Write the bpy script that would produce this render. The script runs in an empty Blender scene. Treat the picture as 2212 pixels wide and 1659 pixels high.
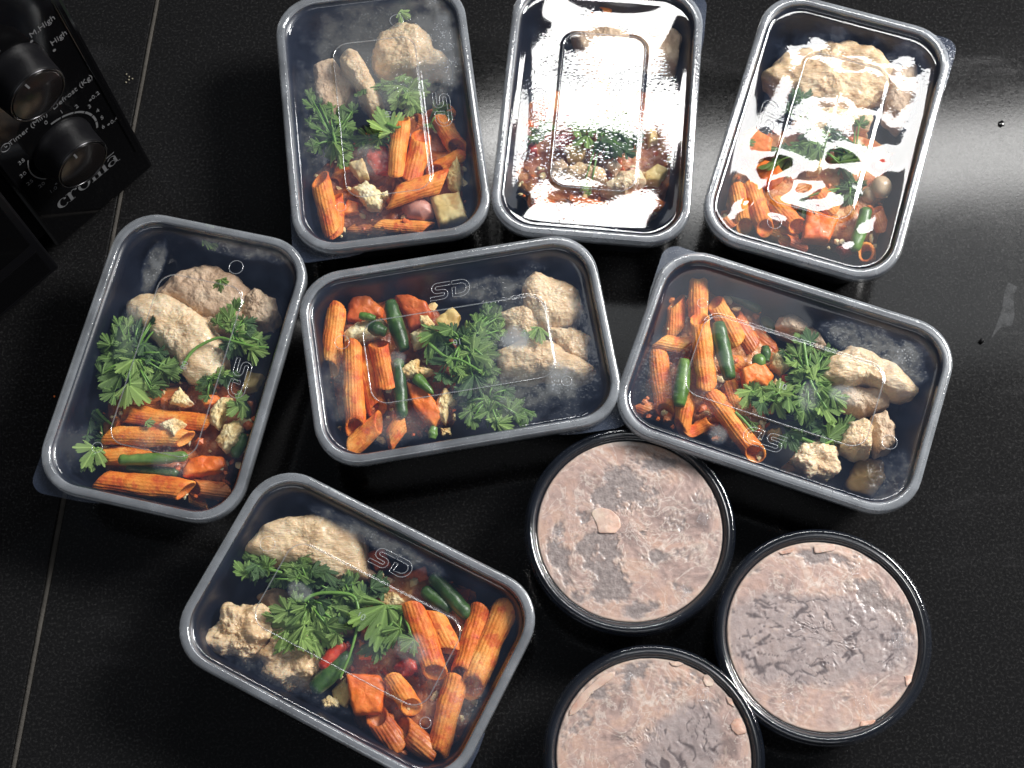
import bpy, math, random
from mathutils import Vector, Matrix, noise
import numpy as np

SC = bpy.context.scene
COL = SC.collection
R = math.radians

# ------------------------------------------------------------------ camera
CAM_H = 0.8374
PITCH, ROLL, FPX = 0.3316, -0.0659, 3148.67
FW = Vector((0, math.sin(PITCH), -math.cos(PITCH)))
UP0 = Vector((0, math.cos(PITCH), math.sin(PITCH)))
RT0 = Vector((1, 0, 0))
RT = math.cos(ROLL) * RT0 + math.sin(ROLL) * UP0
UP = -math.sin(ROLL) * RT0 + math.cos(ROLL) * UP0
cd = bpy.data.cameras.new('camera')
cam = bpy.data.objects.new('camera', cd)
COL.objects.link(cam)
M = Matrix((RT, UP, -FW)).transposed().to_4x4()
M.translation = Vector((0, 0, CAM_H))
cam.matrix_world = M
cd.sensor_width = 36.0
cd.lens = FPX / 2212 * 36
cd.clip_start = 0.01
cd.clip_end = 50
SC.camera = cam

# ------------------------------------------------------------------ world, light, exposure
w = bpy.data.worlds.new('World')
SC.world = w
w.use_nodes = True
bg = w.node_tree.nodes['Background']
bg.inputs[0].default_value = (0.80, 0.88, 1.0, 1)
bg.inputs[1].default_value = 0.035


def area(name, loc, look, sx, sy, radiance, color=(1, 1, 1), spread=180):
    """rectangular lamp; radiance in scene units, power = radiance * pi * area"""
    ld = bpy.data.lights.new(name, 'AREA')
    ld.shape = 'RECTANGLE'
    ld.size, ld.size_y = sx, sy
    ld.energy = radiance * math.pi * sx * sy
    ld.color = color
    ld.spread = R(spread)
    o = bpy.data.objects.new(name, ld)
    COL.objects.link(o)
    o.location = loc
    d = (Vector(look) - Vector(loc)).normalized()
    o.rotation_euler = d.to_track_quat('-Z', 'Y').to_euler()
    return o


# the kitchen window behind the counter (bright lower sash, added dim panel for wall glow above it) and an added soft fill from behind the viewer
area('window_light', (0.085, 0.90, 0.83), (0.085, 0.0, 0.83), 0.23, 0.16, 15.0, (1.0, 0.99, 0.97))
area('wide_window_light', (0.66, 0.90, 0.955), (0.66, 0.0, 0.955), 0.86, 0.22, 11.0, (1.0, 0.99, 0.97))
area('side_key_light', (1.25, 0.80, 1.10), (0.0, 0.25, 0.05), 0.50, 0.45, 60.0, (1.0, 0.975, 0.94))  # added key light from the upper right, outside the lids' mirror angles
area('dim_panel_fill', (0.75, 0.92, 1.45), (0.75, 0.0, 1.45), 1.3, 0.80, .8, (0.95, 0.98, 1.0))  # added dim panel, gives the granite its grey sheen
area('room_fill_light', (-0.2, -0.9, 1.5), (0.0, 0.3, 0.0), 1.6, 0.9, 1.1, (0.95, 0.97, 1.0))  # added soft fill from the viewer's side

SC.view_settings.view_transform = 'Standard'
SC.view_settings.look = 'None'
SC.view_settings.exposure = 0.3
SC.view_settings.gamma = 1.0
SC.view_settings.use_curve_mapping = False
SC.cycles.use_denoising = True
SC.cycles.max_bounces = 10
SC.cycles.transparent_max_bounces = 24
SC.cycles.sample_clamp_indirect = 4.0
SC.cycles.caustics_reflective = False
SC.cycles.caustics_refractive = False

# ------------------------------------------------------------------ pixel helpers (photo point -> place on a plane of known height)
S = 2212 / 4032
CROP = {'full': (0, 0, 1 / S), 'src': (0, 0, 1.0), 'c1': (1080, 0, .6086), 'c2': (1920, 0, .6027), 'c3': (2740, 0, .6752), 'c4': (100, 820, .7595),
        'c5': (1160, 900, .5877), 'c6': (2400, 960, .6632), 'c7': (660, 1820, .7258),
        'r1': (2060, 1680, .4944), 'r2': (2780, 2060, .5425), 'r3': (2120, 2500, .4159)}


def P(k, x, y, z):
    ox, oy, s = CROP[k]
    px, py = (ox + s * x) * S, (oy + s * y) * S
    D = RT * ((px - 1106) / FPX) - UP * ((py - 829.5) / FPX) + FW
    t = (z - CAM_H) / D.z
    return Vector((t * D.x, t * D.y, z))


def mpp(k):
    """metres per crop pixel at food height"""
    return CROP[k][2] * S / 3560.0


# ------------------------------------------------------------------ mesh helpers
def link(name, me, mat=None, parent=None, smooth=True):
    o = bpy.data.objects.new(name, me)
    COL.objects.link(o)
    if mat is not None:
        for m_ in (mat if isinstance(mat, (list, tuple)) else [mat]):
            me.materials.append(m_)
    if parent is not None:
        o.parent = parent
    if smooth:
        me.polygons.foreach_set('use_smooth', [True] * len(me.polygons))
    return o


def build(name, v, f, mat=None, parent=None, smooth=True):
    me = bpy.data.meshes.new(name)
    me.from_pydata([tuple(a) for a in v], [], f)
    me.update()
    return link(name, me, mat, parent, smooth)


def tag(o, label=None, cat=None, group=None, kind=None):
    if label: o['label'] = label
    if cat: o['category'] = cat
    if group: o['group'] = group
    if kind: o['kind'] = kind
    return o


def empty(name, loc=(0, 0, 0), rz=0.0):
    o = bpy.data.objects.new(name, None)
    COL.objects.link(o)
    o.location = loc
    o.rotation_euler = (0, 0, rz)
    o.empty_display_size = 0.02
    return o


def fbm(p, f, oc=4, h=0.9):
    return noise.fractal(p * f, h, 2.0, oc)


# ------------------------------------------------------------------ material helpers
class NT:
    def __init__(s, name):
        s.m = bpy.data.materials.new(name)
        s.m.use_nodes = True
        s.t = s.m.node_tree
        s.t.nodes.clear()
        s.out = s.t.nodes.new('ShaderNodeOutputMaterial')

    def n(s, typ, **kw):
        nd = s.t.nodes.new(typ)
        for k, v in kw.items():
            if k.startswith('_'):
                setattr(nd, k[1:], v)
        return nd

    def l(s, a, b):
        s.t.links.new(a, b)

    def set(s, sock, v):
        if hasattr(v, 'is_output') or isinstance(v, bpy.types.NodeSocket):
            s.l(v, sock)
        else:
            sock.default_value = v

    def math(s, op, a, b=None, clamp=False):
        nd = s.n('ShaderNodeMath', _operation=op, _use_clamp=clamp)
        s.set(nd.inputs[0], a)
        if b is not None: s.set(nd.inputs[1], b)
        return nd.outputs[0]

    def coord(s, which='Object'):
        return s.n('ShaderNodeTexCoord').outputs[which]

    def noise(s, vec, scale, detail=3, rough=.55, dist=0.0, out='Fac'):
        nd = s.n('ShaderNodeTexNoise')
        s.l(vec, nd.inputs['Vector'])
        nd.inputs['Scale'].default_value = scale
        nd.inputs['Detail'].default_value = detail
        nd.inputs['Roughness'].default_value = rough
        nd.inputs['Distortion'].default_value = dist
        return nd.outputs[out]

    def voro(s, vec, scale, feature='F1', out='Distance'):
        nd = s.n('ShaderNodeTexVoronoi', _feature=feature)
        s.l(vec, nd.inputs['Vector'])
        nd.inputs['Scale'].default_value = scale
        return nd.outputs[out]

    def ramp(s, fac, stops, interp='LINEAR'):
        nd = s.n('ShaderNodeValToRGB')
        nd.color_ramp.interpolation = interp
        e = nd.color_ramp.elements
        while len(e) < len(stops): e.new(.5)
        for i, (p, c) in enumerate(stops):
            e[i].position = p
            e[i].color = (c[0], c[1], c[2], 1) if isinstance(c, (tuple, list)) else (c, c, c, 1)
        s.set(nd.inputs[0], fac)
        return nd.outputs[0]

    def smooth(s, v, a, b, lo=0.0, hi=1.0):
        nd = s.n('ShaderNodeMapRange', _interpolation_type='SMOOTHSTEP')
        s.set(nd.inputs[0], v)
        nd.inputs[1].default_value, nd.inputs[2].default_value = a, b
        nd.inputs[3].default_value, nd.inputs[4].default_value = lo, hi
        return nd.outputs[0]

    def mixc(s, f, a, b, blend='MIX'):
        nd = s.n('ShaderNodeMix', _data_type='RGBA', _blend_type=blend)
        s.set(nd.inputs[0], f)
        for sk, v in ((nd.inputs[6], a), (nd.inputs[7], b)):
            if isinstance(v, tuple) and len(v) == 3: v = (*v, 1)
            s.set(sk, v)
        return nd.outputs[2]

    def bump(s, h, strength, dist=0.001, normal=None):
        nd = s.n('ShaderNodeBump')
        s.set(nd.inputs['Strength'], strength)
        nd.inputs['Distance'].default_value = dist
        s.l(h, nd.inputs['Height'])
        if normal is not None: s.l(normal, nd.inputs['Normal'])
        return nd.outputs[0]

    def attr(s, name):
        nd = s.n('ShaderNodeAttribute', _attribute_name=name)
        return nd.outputs['Fac']

    def rnd(s):
        return s.n('ShaderNodeObjectInfo').outputs['Random']

    def principled(s, color, rough=.5, spec=.5, normal=None, sss=0.0, sssr=(1, .4, .2), sscale=.003, coat=0.0, coatr=.05, metal=0.0):
        b = s.n('ShaderNodeBsdfPrincipled')
        if isinstance(color, tuple) and len(color) == 3: color = (*color, 1)
        s.set(b.inputs['Base Color'], color)
        s.set(b.inputs['Roughness'], rough)
        s.set(b.inputs['Specular IOR Level'], spec)
        b.inputs['Metallic'].default_value = metal
        if sss:
            b.inputs['Subsurface Weight'].default_value = sss
            b.inputs['Subsurface Radius'].default_value = sssr
            b.inputs['Subsurface Scale'].default_value = sscale
        if coat:
            s.set(b.inputs['Coat Weight'], coat)
            b.inputs['Coat Roughness'].default_value = coatr
        if normal is not None: s.l(normal, b.inputs['Normal'])
        s.l(b.outputs[0], s.out.inputs[0])
        return b

    def mixs(s, f, a, b):
        nd = s.n('ShaderNodeMixShader')
        s.set(nd.inputs[0], f)
        s.l(a, nd.inputs[1])
        s.l(b, nd.inputs[2])
        return nd.outputs[0]


MAT = {}


def m_granite():
    t = NT('black_granite')
    co = t.coord('Object')
    sp = t.noise(co, 620, 3, .7)
    fleck = t.ramp(sp, [(0, (.0045, .0046, .005)), (.50, (.008, .008, .0085)), (.66, (.020, .020, .0205)), (.80, (.05, .048, .045))])
    fl2 = t.ramp(t.voro(co, 300), [(0, (.10, .095, .08)), (.055, (.06, .055, .05)), (.09, (0, 0, 0))])
    cl = t.ramp(t.noise(co, 60, 2), [(.56, 0), (.66, 1)])
    c = t.mixc(t.math('MULTIPLY', cl, .6), fleck, fl2, 'ADD')
    mp = t.n('ShaderNodeMapping')
    t.l(co, mp.inputs[0])
    mp.inputs['Rotation'].default_value = (0, 0, .6)
    mp.inputs['Scale'].default_value = (1, 3.2, 1)
    sm = t.smooth(t.noise(mp.outputs[0], 9, 5, .65, .8), .55, .75)
    c = t.mixc(t.math('MULTIPLY', sm, .5), c, (.010, .010, .011), 'ADD')
    b1 = t.noise(co, 430, 4, .7)
    big = t.noise(co, 18, 3, .6)
    n1 = t.bump(b1, .05, .0004)
    gr = t.voro(co, 900, 'F1', 'Color')
    r = t.math('ADD', .055, t.math('ADD', t.math('MULTIPLY', big, .06), t.math('ADD', t.math('MULTIPLY', gr, .06), t.math('MULTIPLY', sm, .05))))
    t.principled(c, r, .5, n1)
    return t.m


def m_simple(name, c, rough=.5, spec=.5, nscale=0, nstr=.2, var=0.0, coat=0.0, metal=0.0):
    t = NT(name)
    co = t.coord('Object')
    col = c
    if var:
        nz = t.noise(co, 90, 3)
        col = t.mixc(nz, tuple(x * (1 - var) for x in c), tuple(min(1, x * (1 + var)) for x in c))
    nm = None
    if nscale: nm = t.bump(t.noise(co, nscale, 4), nstr, .001)
    t.principled(col, rough, spec, nm, coat=coat, metal=metal)
    return t.m


def m_food(name, stops, nscale=120, fleck=(.02, .008, .004), fleckamt=.5, rough=.42, spec=.5, bumps=(700, .35, .0006), sss=.15, dist=0.0,
           sssr=(1, .45, .2), patch=None, coat=0.0, fib=False):
    """mottled cooked-food surface: colour patches, dark spice flecks, fine grain"""
    t = NT(name)
    co = t.coord('Object')
    rn = t.rnd()
    ofs = t.n('ShaderNodeVectorMath', _operation='ADD')
    t.l(co, ofs.inputs[0])
    cx = t.n('ShaderNodeCombineXYZ')
    for i in range(3): t.l(t.math('MULTIPLY', rn, 7.0 + 3 * i), cx.inputs[i])
    t.l(cx.outputs[0], ofs.inputs[1])
    v = ofs.outputs[0]
    nz = t.noise(v, nscale, 5, .62, dist)
    nz2 = t.math('ADD', nz, t.math('MULTIPLY', t.math('SUBTRACT', rn, .5), .16))
    c = t.ramp(nz2, stops)
    if patch:
        pm = t.smooth(t.noise(v, patch[1], 3, .6), .52, .66)
        c = t.mixc(t.math('MULTIPLY', pm, patch[2]), c, patch[0])
    if fleckamt:
        fm = t.smooth(t.noise(v, 520, 2, .5), .70, .76)
        c = t.mixc(t.math('MULTIPLY', fm, fleckamt), c, fleck)
    h = t.noise(v, bumps[0], 4, .65)
    nm = t.bump(h, bumps[1], bumps[2])
    if fib:                                   # torn muscle fibres
        mp = t.n('ShaderNodeMapping')
        t.l(v, mp.inputs[0])
        mp.inputs['Rotation'].default_value = (0, 0, .7)
        mp.inputs['Scale'].default_value = (1, 5.0, 1.6)
        fb = t.noise(mp.outputs[0], 130, 4, .6, .9)
        nm = t.bump(fb, .7, .0016, nm)
        c = t.mixc(t.smooth(fb, .30, .48, .25, 0), c, (.42, .25, .12))
    rg = t.math('ADD', rough - .12, t.math('MULTIPLY', t.noise(v, 200, 2), .28))
    t.principled(c, rg, spec, nm, sss=sss, sssr=sssr, sscale=.002, coat=coat, coatr=.15)
    return t.m


def m_leaf(name, dark, light):
    t = NT(name)
    co = t.coord('Object')
    rn = t.rnd()
    nz = t.noise(co, 160, 3)
    f = t.math('ADD', t.math('MULTIPLY', nz, .55), t.math('MULTIPLY', rn, .45))
    c = t.mixc(f, dark, light)
    c = t.mixc(t.math('MULTIPLY', t.attr('vein'), .55), c, tuple(min(1, x * 1.9 + .03) for x in light))
    nm = t.bump(t.math('ADD', t.noise(co, 420, 3), t.math('MULTIPLY', t.attr('vein'), -.8)), .5, .0006)
    b = t.principled(c, .42, .5, nm)
    tr = t.n('ShaderNodeBsdfTranslucent')
    t.l(c, tr.inputs[0])
    t.l(nm, tr.inputs[1])
    t.l(t.mixs(.28, b.outputs[0], tr.outputs[0]), t.out.inputs[0])
    return t.m


def m_lid(name, base=.03, blobs=(), wet=0.0, tint=(.80, .86, .94), rim=False, f0=.060, drop=None):
    """thin clear polypropylene: mirror reflection over see-through film, clouded where condensation sits or reflected haze is painted in.
    blobs: (u, v, ru, rv, strength, noise scale, threshold)"""
    t = NT(name)
    co = t.coord('Object')
    sep = t.n('ShaderNodeSeparateXYZ')
    t.l(co, sep.inputs[0])
    fog = t.math('MULTIPLY', t.noise(co, 45, 4, .6), base * 2)
    wetm = None
    dots = t.math('MULTIPLY', t.smooth(t.voro(co, 620), .18, .42, 1, 0), t.smooth(t.noise(co, 150, 3, .6), .42, .6)) if blobs else None
    for (u, v, ru, rv, st, sc, th) in blobs:
        du = t.math('DIVIDE', t.math('SUBTRACT', sep.outputs[0], u), ru)
        dv = t.math('DIVIDE', t.math('SUBTRACT', sep.outputs[1], v), rv)
        d2 = t.math('ADD', t.math('MULTIPLY', du, du), t.math('MULTIPLY', dv, dv))
        d2 = t.math('ADD', d2, t.math('MULTIPLY', t.math('SUBTRACT', t.noise(co, 80, 3, .55), .5), 1.9))
        g = t.smooth(d2, .1, 1.2, 1.0, 0.0)
        nz = t.math('ADD', t.smooth(t.noise(co, sc * .5, 2, .5), th - .25, th + .25, .15, .65), t.math('MULTIPLY', dots, .6))
        fog = t.math('ADD', fog, t.math('MULTIPLY', t.math('MULTIPLY', g, nz), st * .8))
        wetm = g if wetm is None else t.math('MAXIMUM', wetm, g)
    fog = t.math('MINIMUM', fog, .8)
    tc = t.mixc(t.smooth(fog, .02, .14), (.42, .58, 1.0), tint)  # thin haze tinted blue: sky light painted into the colour
    dif = t.n('ShaderNodeBsdfDiffuse')
    t.l(tc, dif.inputs[0])
    trl = t.n('ShaderNodeBsdfTranslucent')
    t.l(tc, trl.inputs[0])
    haze = t.mixs(.35, dif.outputs[0], trl.outputs[0])
    tra = t.n('ShaderNodeBsdfTransparent')
    tra.inputs[0].default_value = (.97, .975, .98, 1)
    gl = t.n('ShaderNodeBsdfGlossy')
    gl.inputs[0].default_value = (1, 1, 1, 1)
    gl.inputs['Roughness'].default_value = .10 if rim else .03
    nm = None
    if wet or rim:
        h = t.noise(co, 260, 2, .5, .4)
        v1 = t.voro(co, 420)
        h = t.math('ADD', h, t.math('MULTIPLY', t.smooth(v1, .15, .5, 1, 0), .6))
        stg = t.math('MULTIPLY', wetm, wet) if (wetm is not None and not rim) else (wet or .12)
        nm = t.bump(h, stg, .0008)
        t.l(nm, gl.inputs['Normal'])
    body = t.mixs(fog, tra.outputs[0], haze)
    lw = t.n('ShaderNodeLayerWeight')
    lw.inputs[0].default_value = .5
    fz = t.math('POWER', lw.outputs['Facing'], 5.0)
    fz = t.math('ADD', f0, t.math('MULTIPLY', fz, .85), True)
    t.l(t.mixs(fz, body, gl.outputs[0]), t.out.inputs[0])
    return t.m


def m_emboss(milk=.16, gloss=.10, rough=.12):
    t = NT('milky_plastic')
    dif = t.n('ShaderNodeBsdfDiffuse')
    dif.inputs[0].default_value = (.8, .86, .95, 1)
    tra = t.n('ShaderNodeBsdfTransparent')
    gl = t.n('ShaderNodeBsdfGlossy')
    gl.inputs['Roughness'].default_value = rough
    a = t.mixs(milk, tra.outputs[0], dif.outputs[0])
    t.l(t.mixs(gloss, a, gl.outputs[0]), t.out.inputs[0])
    return t.m


MAT['granite'] = m_granite()
MAT['grout'] = m_simple('grey_grout', (.055, .051, .046), .9, .2, 500, .8, .5)
MAT['tray'] = m_simple('black_plastic', (.006, .0078, .014), .34, .5, 400, .05)
MAT['tub'] = m_simple('black_tub_plastic', (.007, .008, .010), .28, .5, 300, .06)
MAT['rim'] = m_lid('lid_rim_plastic', .27, (), .05, (.76, .82, .90), rim=True, f0=.10)
MAT['tab'] = m_lid('clear_tab_plastic', .05, (), .05, rim=True, f0=.06)
MAT['emboss'] = m_emboss()
MAT['bead'] = m_emboss(.10, .22, .07)  # milky tone carries the lid ridge's highlight line
MAT['gloss'] = m_simple('black_glossy_panel', (.003, .003, .0035), .08, .5)
MAT['satin'] = m_simple('black_satin_plastic', (.004, .004, .005), .40, .16, 500, .1)
MAT['knobcap'] = m_simple('dark_mirror_cap', (.006, .005, .005), .20, .35)
MAT['chrome'] = m_simple('dark_chrome_ring', (.07, .07, .075), .25, .5, metal=1.0)
MAT['print'] = m_simple('grey_print', (.13, .133, .14), .6, .3)
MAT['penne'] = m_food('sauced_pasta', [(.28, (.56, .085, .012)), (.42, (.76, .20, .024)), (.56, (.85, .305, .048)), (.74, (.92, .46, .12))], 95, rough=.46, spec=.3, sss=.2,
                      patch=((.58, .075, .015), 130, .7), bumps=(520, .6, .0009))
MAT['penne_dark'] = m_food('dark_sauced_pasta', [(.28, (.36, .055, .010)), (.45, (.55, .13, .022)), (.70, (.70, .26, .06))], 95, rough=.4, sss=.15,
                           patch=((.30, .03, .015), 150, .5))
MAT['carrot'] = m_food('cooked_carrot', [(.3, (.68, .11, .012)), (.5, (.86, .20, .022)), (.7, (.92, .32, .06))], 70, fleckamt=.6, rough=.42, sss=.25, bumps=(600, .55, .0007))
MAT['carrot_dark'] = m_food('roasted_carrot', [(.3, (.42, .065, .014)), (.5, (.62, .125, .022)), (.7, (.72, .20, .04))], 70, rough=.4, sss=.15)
MAT['tomato'] = m_food('cooked_tomato', [(.3, (.30, .020, .012)), (.5, (.55, .05, .02)), (.72, (.75, .18, .09))], 110, rough=.3, sss=.2)
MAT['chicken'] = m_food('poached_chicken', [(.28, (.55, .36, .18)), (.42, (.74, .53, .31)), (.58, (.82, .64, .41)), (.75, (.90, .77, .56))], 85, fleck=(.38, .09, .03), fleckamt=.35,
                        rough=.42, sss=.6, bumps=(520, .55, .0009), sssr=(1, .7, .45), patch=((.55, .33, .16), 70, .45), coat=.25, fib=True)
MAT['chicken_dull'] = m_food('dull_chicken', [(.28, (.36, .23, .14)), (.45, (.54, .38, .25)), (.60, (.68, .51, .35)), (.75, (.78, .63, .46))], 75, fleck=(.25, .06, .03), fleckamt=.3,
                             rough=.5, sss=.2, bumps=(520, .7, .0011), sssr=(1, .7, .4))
MAT['cauli'] = m_food('cauliflower', [(.28, (.62, .38, .13)), (.42, (.80, .62, .30)), (.6, (.88, .77, .48)), (.75, (.92, .85, .62))], 110, fleck=(.45, .14, .03), fleckamt=.55,
                      rough=.5, sss=.2, bumps=(600, .5, .0009), sssr=(1, .8, .4), patch=((.62, .30, .08), 120, .45))
MAT['potato'] = m_food('roast_potato', [(.28, (.50, .30, .08)), (.45, (.72, .53, .20)), (.7, (.84, .70, .34))], 70, fleck=(.3, .08, .02), fleckamt=.7, rough=.45, sss=.2,
                       bumps=(400, .3, .0007), sssr=(1, .7, .3), patch=((.58, .25, .06), 90, .5))
MAT['bean'] = m_food('green_bean_skin', [(.3, (.016, .045, .010)), (.5, (.040, .100, .020)), (.72, (.100, .19, .045))], 90, fleck=(.20, .05, .01), fleckamt=.35, rough=.36, sss=.05,
                     bumps=(260, .5, .0008), coat=.08)
MAT['bean_light'] = m_food('light_green_bean_skin', [(.3, (.040, .10, .014)), (.5, (.095, .20, .030)), (.72, (.18, .30, .07))], 90, fleckamt=.3, rough=.36, sss=.05,
                           bumps=(260, .5, .0008), coat=.08)
MAT['sausage'] = m_food('pink_bean', [(.3, (.42, .17, .13)), (.7, (.62, .32, .24))], 60, fleckamt=.25, rough=.35, sss=.2, bumps=(300, .12, .0004))
MAT['mushroom'] = m_food('button_mushroom', [(.3, (.36, .25, .15)), (.7, (.62, .48, .33))], 60, fleckamt=.15, rough=.35, sss=.2, bumps=(300, .2, .0004))
MAT['broth'] = m_food('jellied_broth', [(.3, (.20, .12, .045)), (.7, (.42, .29, .12))], 50, fleckamt=.1, rough=.2, sss=.3, bumps=(200, .2, .0006), coat=.4)
MAT['sauce'] = m_food('dark_tomato_sauce', [(.3, (.20, .045, .016)), (.5, (.42, .12, .035)), (.72, (.66, .34, .12))], 120, rough=.3, sss=.0, bumps=(300, .8, .0015), coat=.2)
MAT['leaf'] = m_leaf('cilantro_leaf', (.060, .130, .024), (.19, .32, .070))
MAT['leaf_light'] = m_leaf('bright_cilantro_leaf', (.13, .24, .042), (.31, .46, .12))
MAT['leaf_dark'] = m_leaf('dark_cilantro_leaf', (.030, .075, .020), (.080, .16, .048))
MAT['stem'] = m_simple('cilantro_stem', (.13, .27, .045), .4, .5, 300, .2, .3)
MAT['crumb'] = m_simple('crumb', (.22, .20, .15), .7, .3, 600, .5, .3)

# ------------------------------------------------------------------ countertop
counter = tag(empty('countertop'), kind='structure')
# joint between the two granite slabs runs almost straight away from the viewer
j0 = P('src', 618, 0, 0); j1 = P('src', 50, 3024, 0)
jd = (j1 - j0).normalized()
jn = Vector((-jd.y, jd.x, 0))            # towards the larger slab (+x)
if jn.x < 0: jn = -jn
HW = .0016
A = j0 - jd * .45; B = j1 + jd * .45


def slab(name, p, q, side, width):
    a, b = p + jn * side * HW, q + jn * side * HW
    c, d = b + jn * side * width, a + jn * side * width
    v = []
    e = .0007
    nx = jn * side * e
    for z, off in ((-.03, Vector()), (-e, Vector()), (0, nx)):
        for t_ in (a + off, b + off, c, d): v.append(Vector((t_.x, t_.y, z)))
    f = [(8, 9, 10, 11)]
    for k in (0, 4):
        for i in range(4): f.append((k + i, k + (i + 1) % 4, k + 4 + (i + 1) % 4, k + 4 + i))
    f.append((3, 2, 1, 0))
    me = bpy.data.meshes.new(name); me.from_pydata([tuple(x) for x in v], [], f)
    o = link(name, me, MAT['granite'], counter, False)
    import bmesh
    bm = bmesh.new(); bm.from_mesh(me); bmesh.ops.recalc_face_normals(bm, faces=bm.faces); bm.to_mesh(me); bm.free()
    return o


slab('granite_slab', A, B, 1, .85)
slab('granite_slab', A, B, -1, .45)
# grout: a rough strip sunk between the slabs
gv, gf = [], []
NG = 220
for i in range(NG + 1):
    p = A.lerp(B, i / NG)
    for k, s_ in enumerate((-1.25, -.6, 0, .6, 1.25)):
        q = p + jn * s_ * HW
        wob = noise.noise(Vector((i * .31, k * 1.7, 0))) * .0003
        z = -.0007 + .0009 * (1 - abs(s_) / 1.25) + wob
        if abs(s_) > 1: z = -.0020
        gv.append((q.x, q.y, z))
for i in range(NG):
    for k in range(4): gf.append((i * 5 + k, i * 5 + k + 1, i * 5 + 6 + k, i * 5 + 5 + k))
build('grout', gv, gf, MAT['grout'], counter)


# ------------------------------------------------------------------ rounded-rectangle lofts
def rrect(L, W, r, nc=10, nl=14, ns=10):
    r = max(min(r, L / 2 - 1e-4, W / 2 - 1e-4), 1e-5)
    cx, cy = L / 2 - r, W / 2 - r
    pts = []
    for q, (sx, sy) in enumerate(((1, 1), (-1, 1), (-1, -1), (1, -1))):
        for i in range(nc):
            a = (q + i / (nc - 1)) * math.pi / 2
            pts.append((sx * cx + r * math.cos(a), sy * cy + r * math.sin(a)))
        nx_ = ((-1, 1), (-1, -1), (1, -1), (1, 1))[q]
        a = (q + 1) * math.pi / 2
        e = (nx_[0] * cx + r * math.cos(a), nx_[1] * cy + r * math.sin(a))
        s0 = pts[-1]
        nn = nl if q % 2 == 0 else ns
        for i in range(1, nn):
            t_ = i / nn
            pts.append((s0[0] + (e[0] - s0[0]) * t_, s0[1] + (e[1] - s0[1]) * t_))
    return pts


def loft(rings, cap_first=False, cap_last=False):
    v, f = [], []
    n = len(rings[0])
    for r_ in rings: v += r_
    for k in range(len(rings) - 1):
        a, b = k * n, (k + 1) * n
        for i in range(n):
            j = (i + 1) % n
            f.append((a + i, a + j, b + j, b + i))
    if cap_first: f.append(tuple(range(n - 1, -1, -1)))
    if cap_last: f.append(tuple(range((len(rings) - 1) * n, len(rings) * n)))
    return v, f


def tube(pts, rad, n=8, closed=False, caps=True):
    """swept round tube along a 3D polyline; rad may be a list"""
    pts = [Vector(p) for p in pts]
    m_ = len(pts)
    rads = rad if isinstance(rad, (list, tuple)) else [rad] * m_
    v, f = [], []
    ref = Vector((0, 0, 1))
    for i, p in enumerate(pts):
        if closed: d = pts[(i + 1) % m_] - pts[i - 1]
        else: d = pts[min(i + 1, m_ - 1)] - pts[max(i - 1, 0)]
        d.normalize()
        s_ = d.cross(ref)
        if s_.length < 1e-4: s_ = d.cross(Vector((1, 0, 0)))
        s_.normalize(); u_ = s_.cross(d)
        for k in range(n):
            a = 2 * math.pi * k / n
            v.append(p + (s_ * math.cos(a) + u_ * math.sin(a)) * rads[i])
    for i in range(m_ if closed else m_ - 1):
        j = (i + 1) % m_
        for k in range(n):
            l_ = (k + 1) % n
            f.append((i * n + k, i * n + l_, j * n + l_, j * n + k))
    if caps and not closed:
        f.append(tuple(range(n))[::-1]); f.append(tuple(range((m_ - 1) * n, m_ * n)))
    return v, f


def merge(parts):
    V, F = [], []
    for v, f in parts:
        o = len(V)
        V += v; F += [tuple(i + o for i in q) for q in f]
    return V, F


def text_mesh(body, size, align='CENTER'):
    cu = bpy.data.curves.new('t', 'FONT')
    cu.body = body; cu.size = size; cu.align_x = align; cu.align_y = 'CENTER'; cu.extrude = .00008; cu.resolution_u = 3
    o = bpy.data.objects.new('t', cu); COL.objects.link(o)
    dg = bpy.context.evaluated_depsgraph_get()
    me = bpy.data.meshes.new_from_object(o.evaluated_get(dg))
    bpy.data.objects.remove(o); bpy.data.curves.remove(cu)
    return me


# ------------------------------------------------------------------ rectangular meal boxes
LL, WW, RC = .170, .1131, .0235
FZ = .052                                  # height of the lid flange
def stroke_outline(c, wd):
    """closed outline polyline around a centre line of given width"""
    L_, R_ = [], []
    for i, p in enumerate(c):
        a = Vector(c[max(i - 1, 0)]); b = Vector(c[min(i + 1, len(c) - 1)])
        d = (b - a).normalized(); nrm = Vector((-d.y, d.x))
        L_.append(Vector(p) + nrm * wd / 2); R_.append(Vector(p) - nrm * wd / 2)
    return L_ + R_[::-1]


def arc(cx, cy, r, a0, a1, n=7):
    return [(cx + r * math.cos(R(a0 + (a1 - a0) * i / (n - 1))), cy + r * math.sin(R(a0 + (a1 - a0) * i / (n - 1)))) for i in range(n)]


LOGO_S = [(1.02, .86)] + arc(.30, .66, .20, 90, 270) + arc(.62, .28, .18, 90, -90) + [(-.08, .10)]
LOGO_D = [(1.12, .86)] + arc(1.62, .48, .38, 90, -90, 11) + [(1.22, .10), (1.22, .58)]


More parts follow.
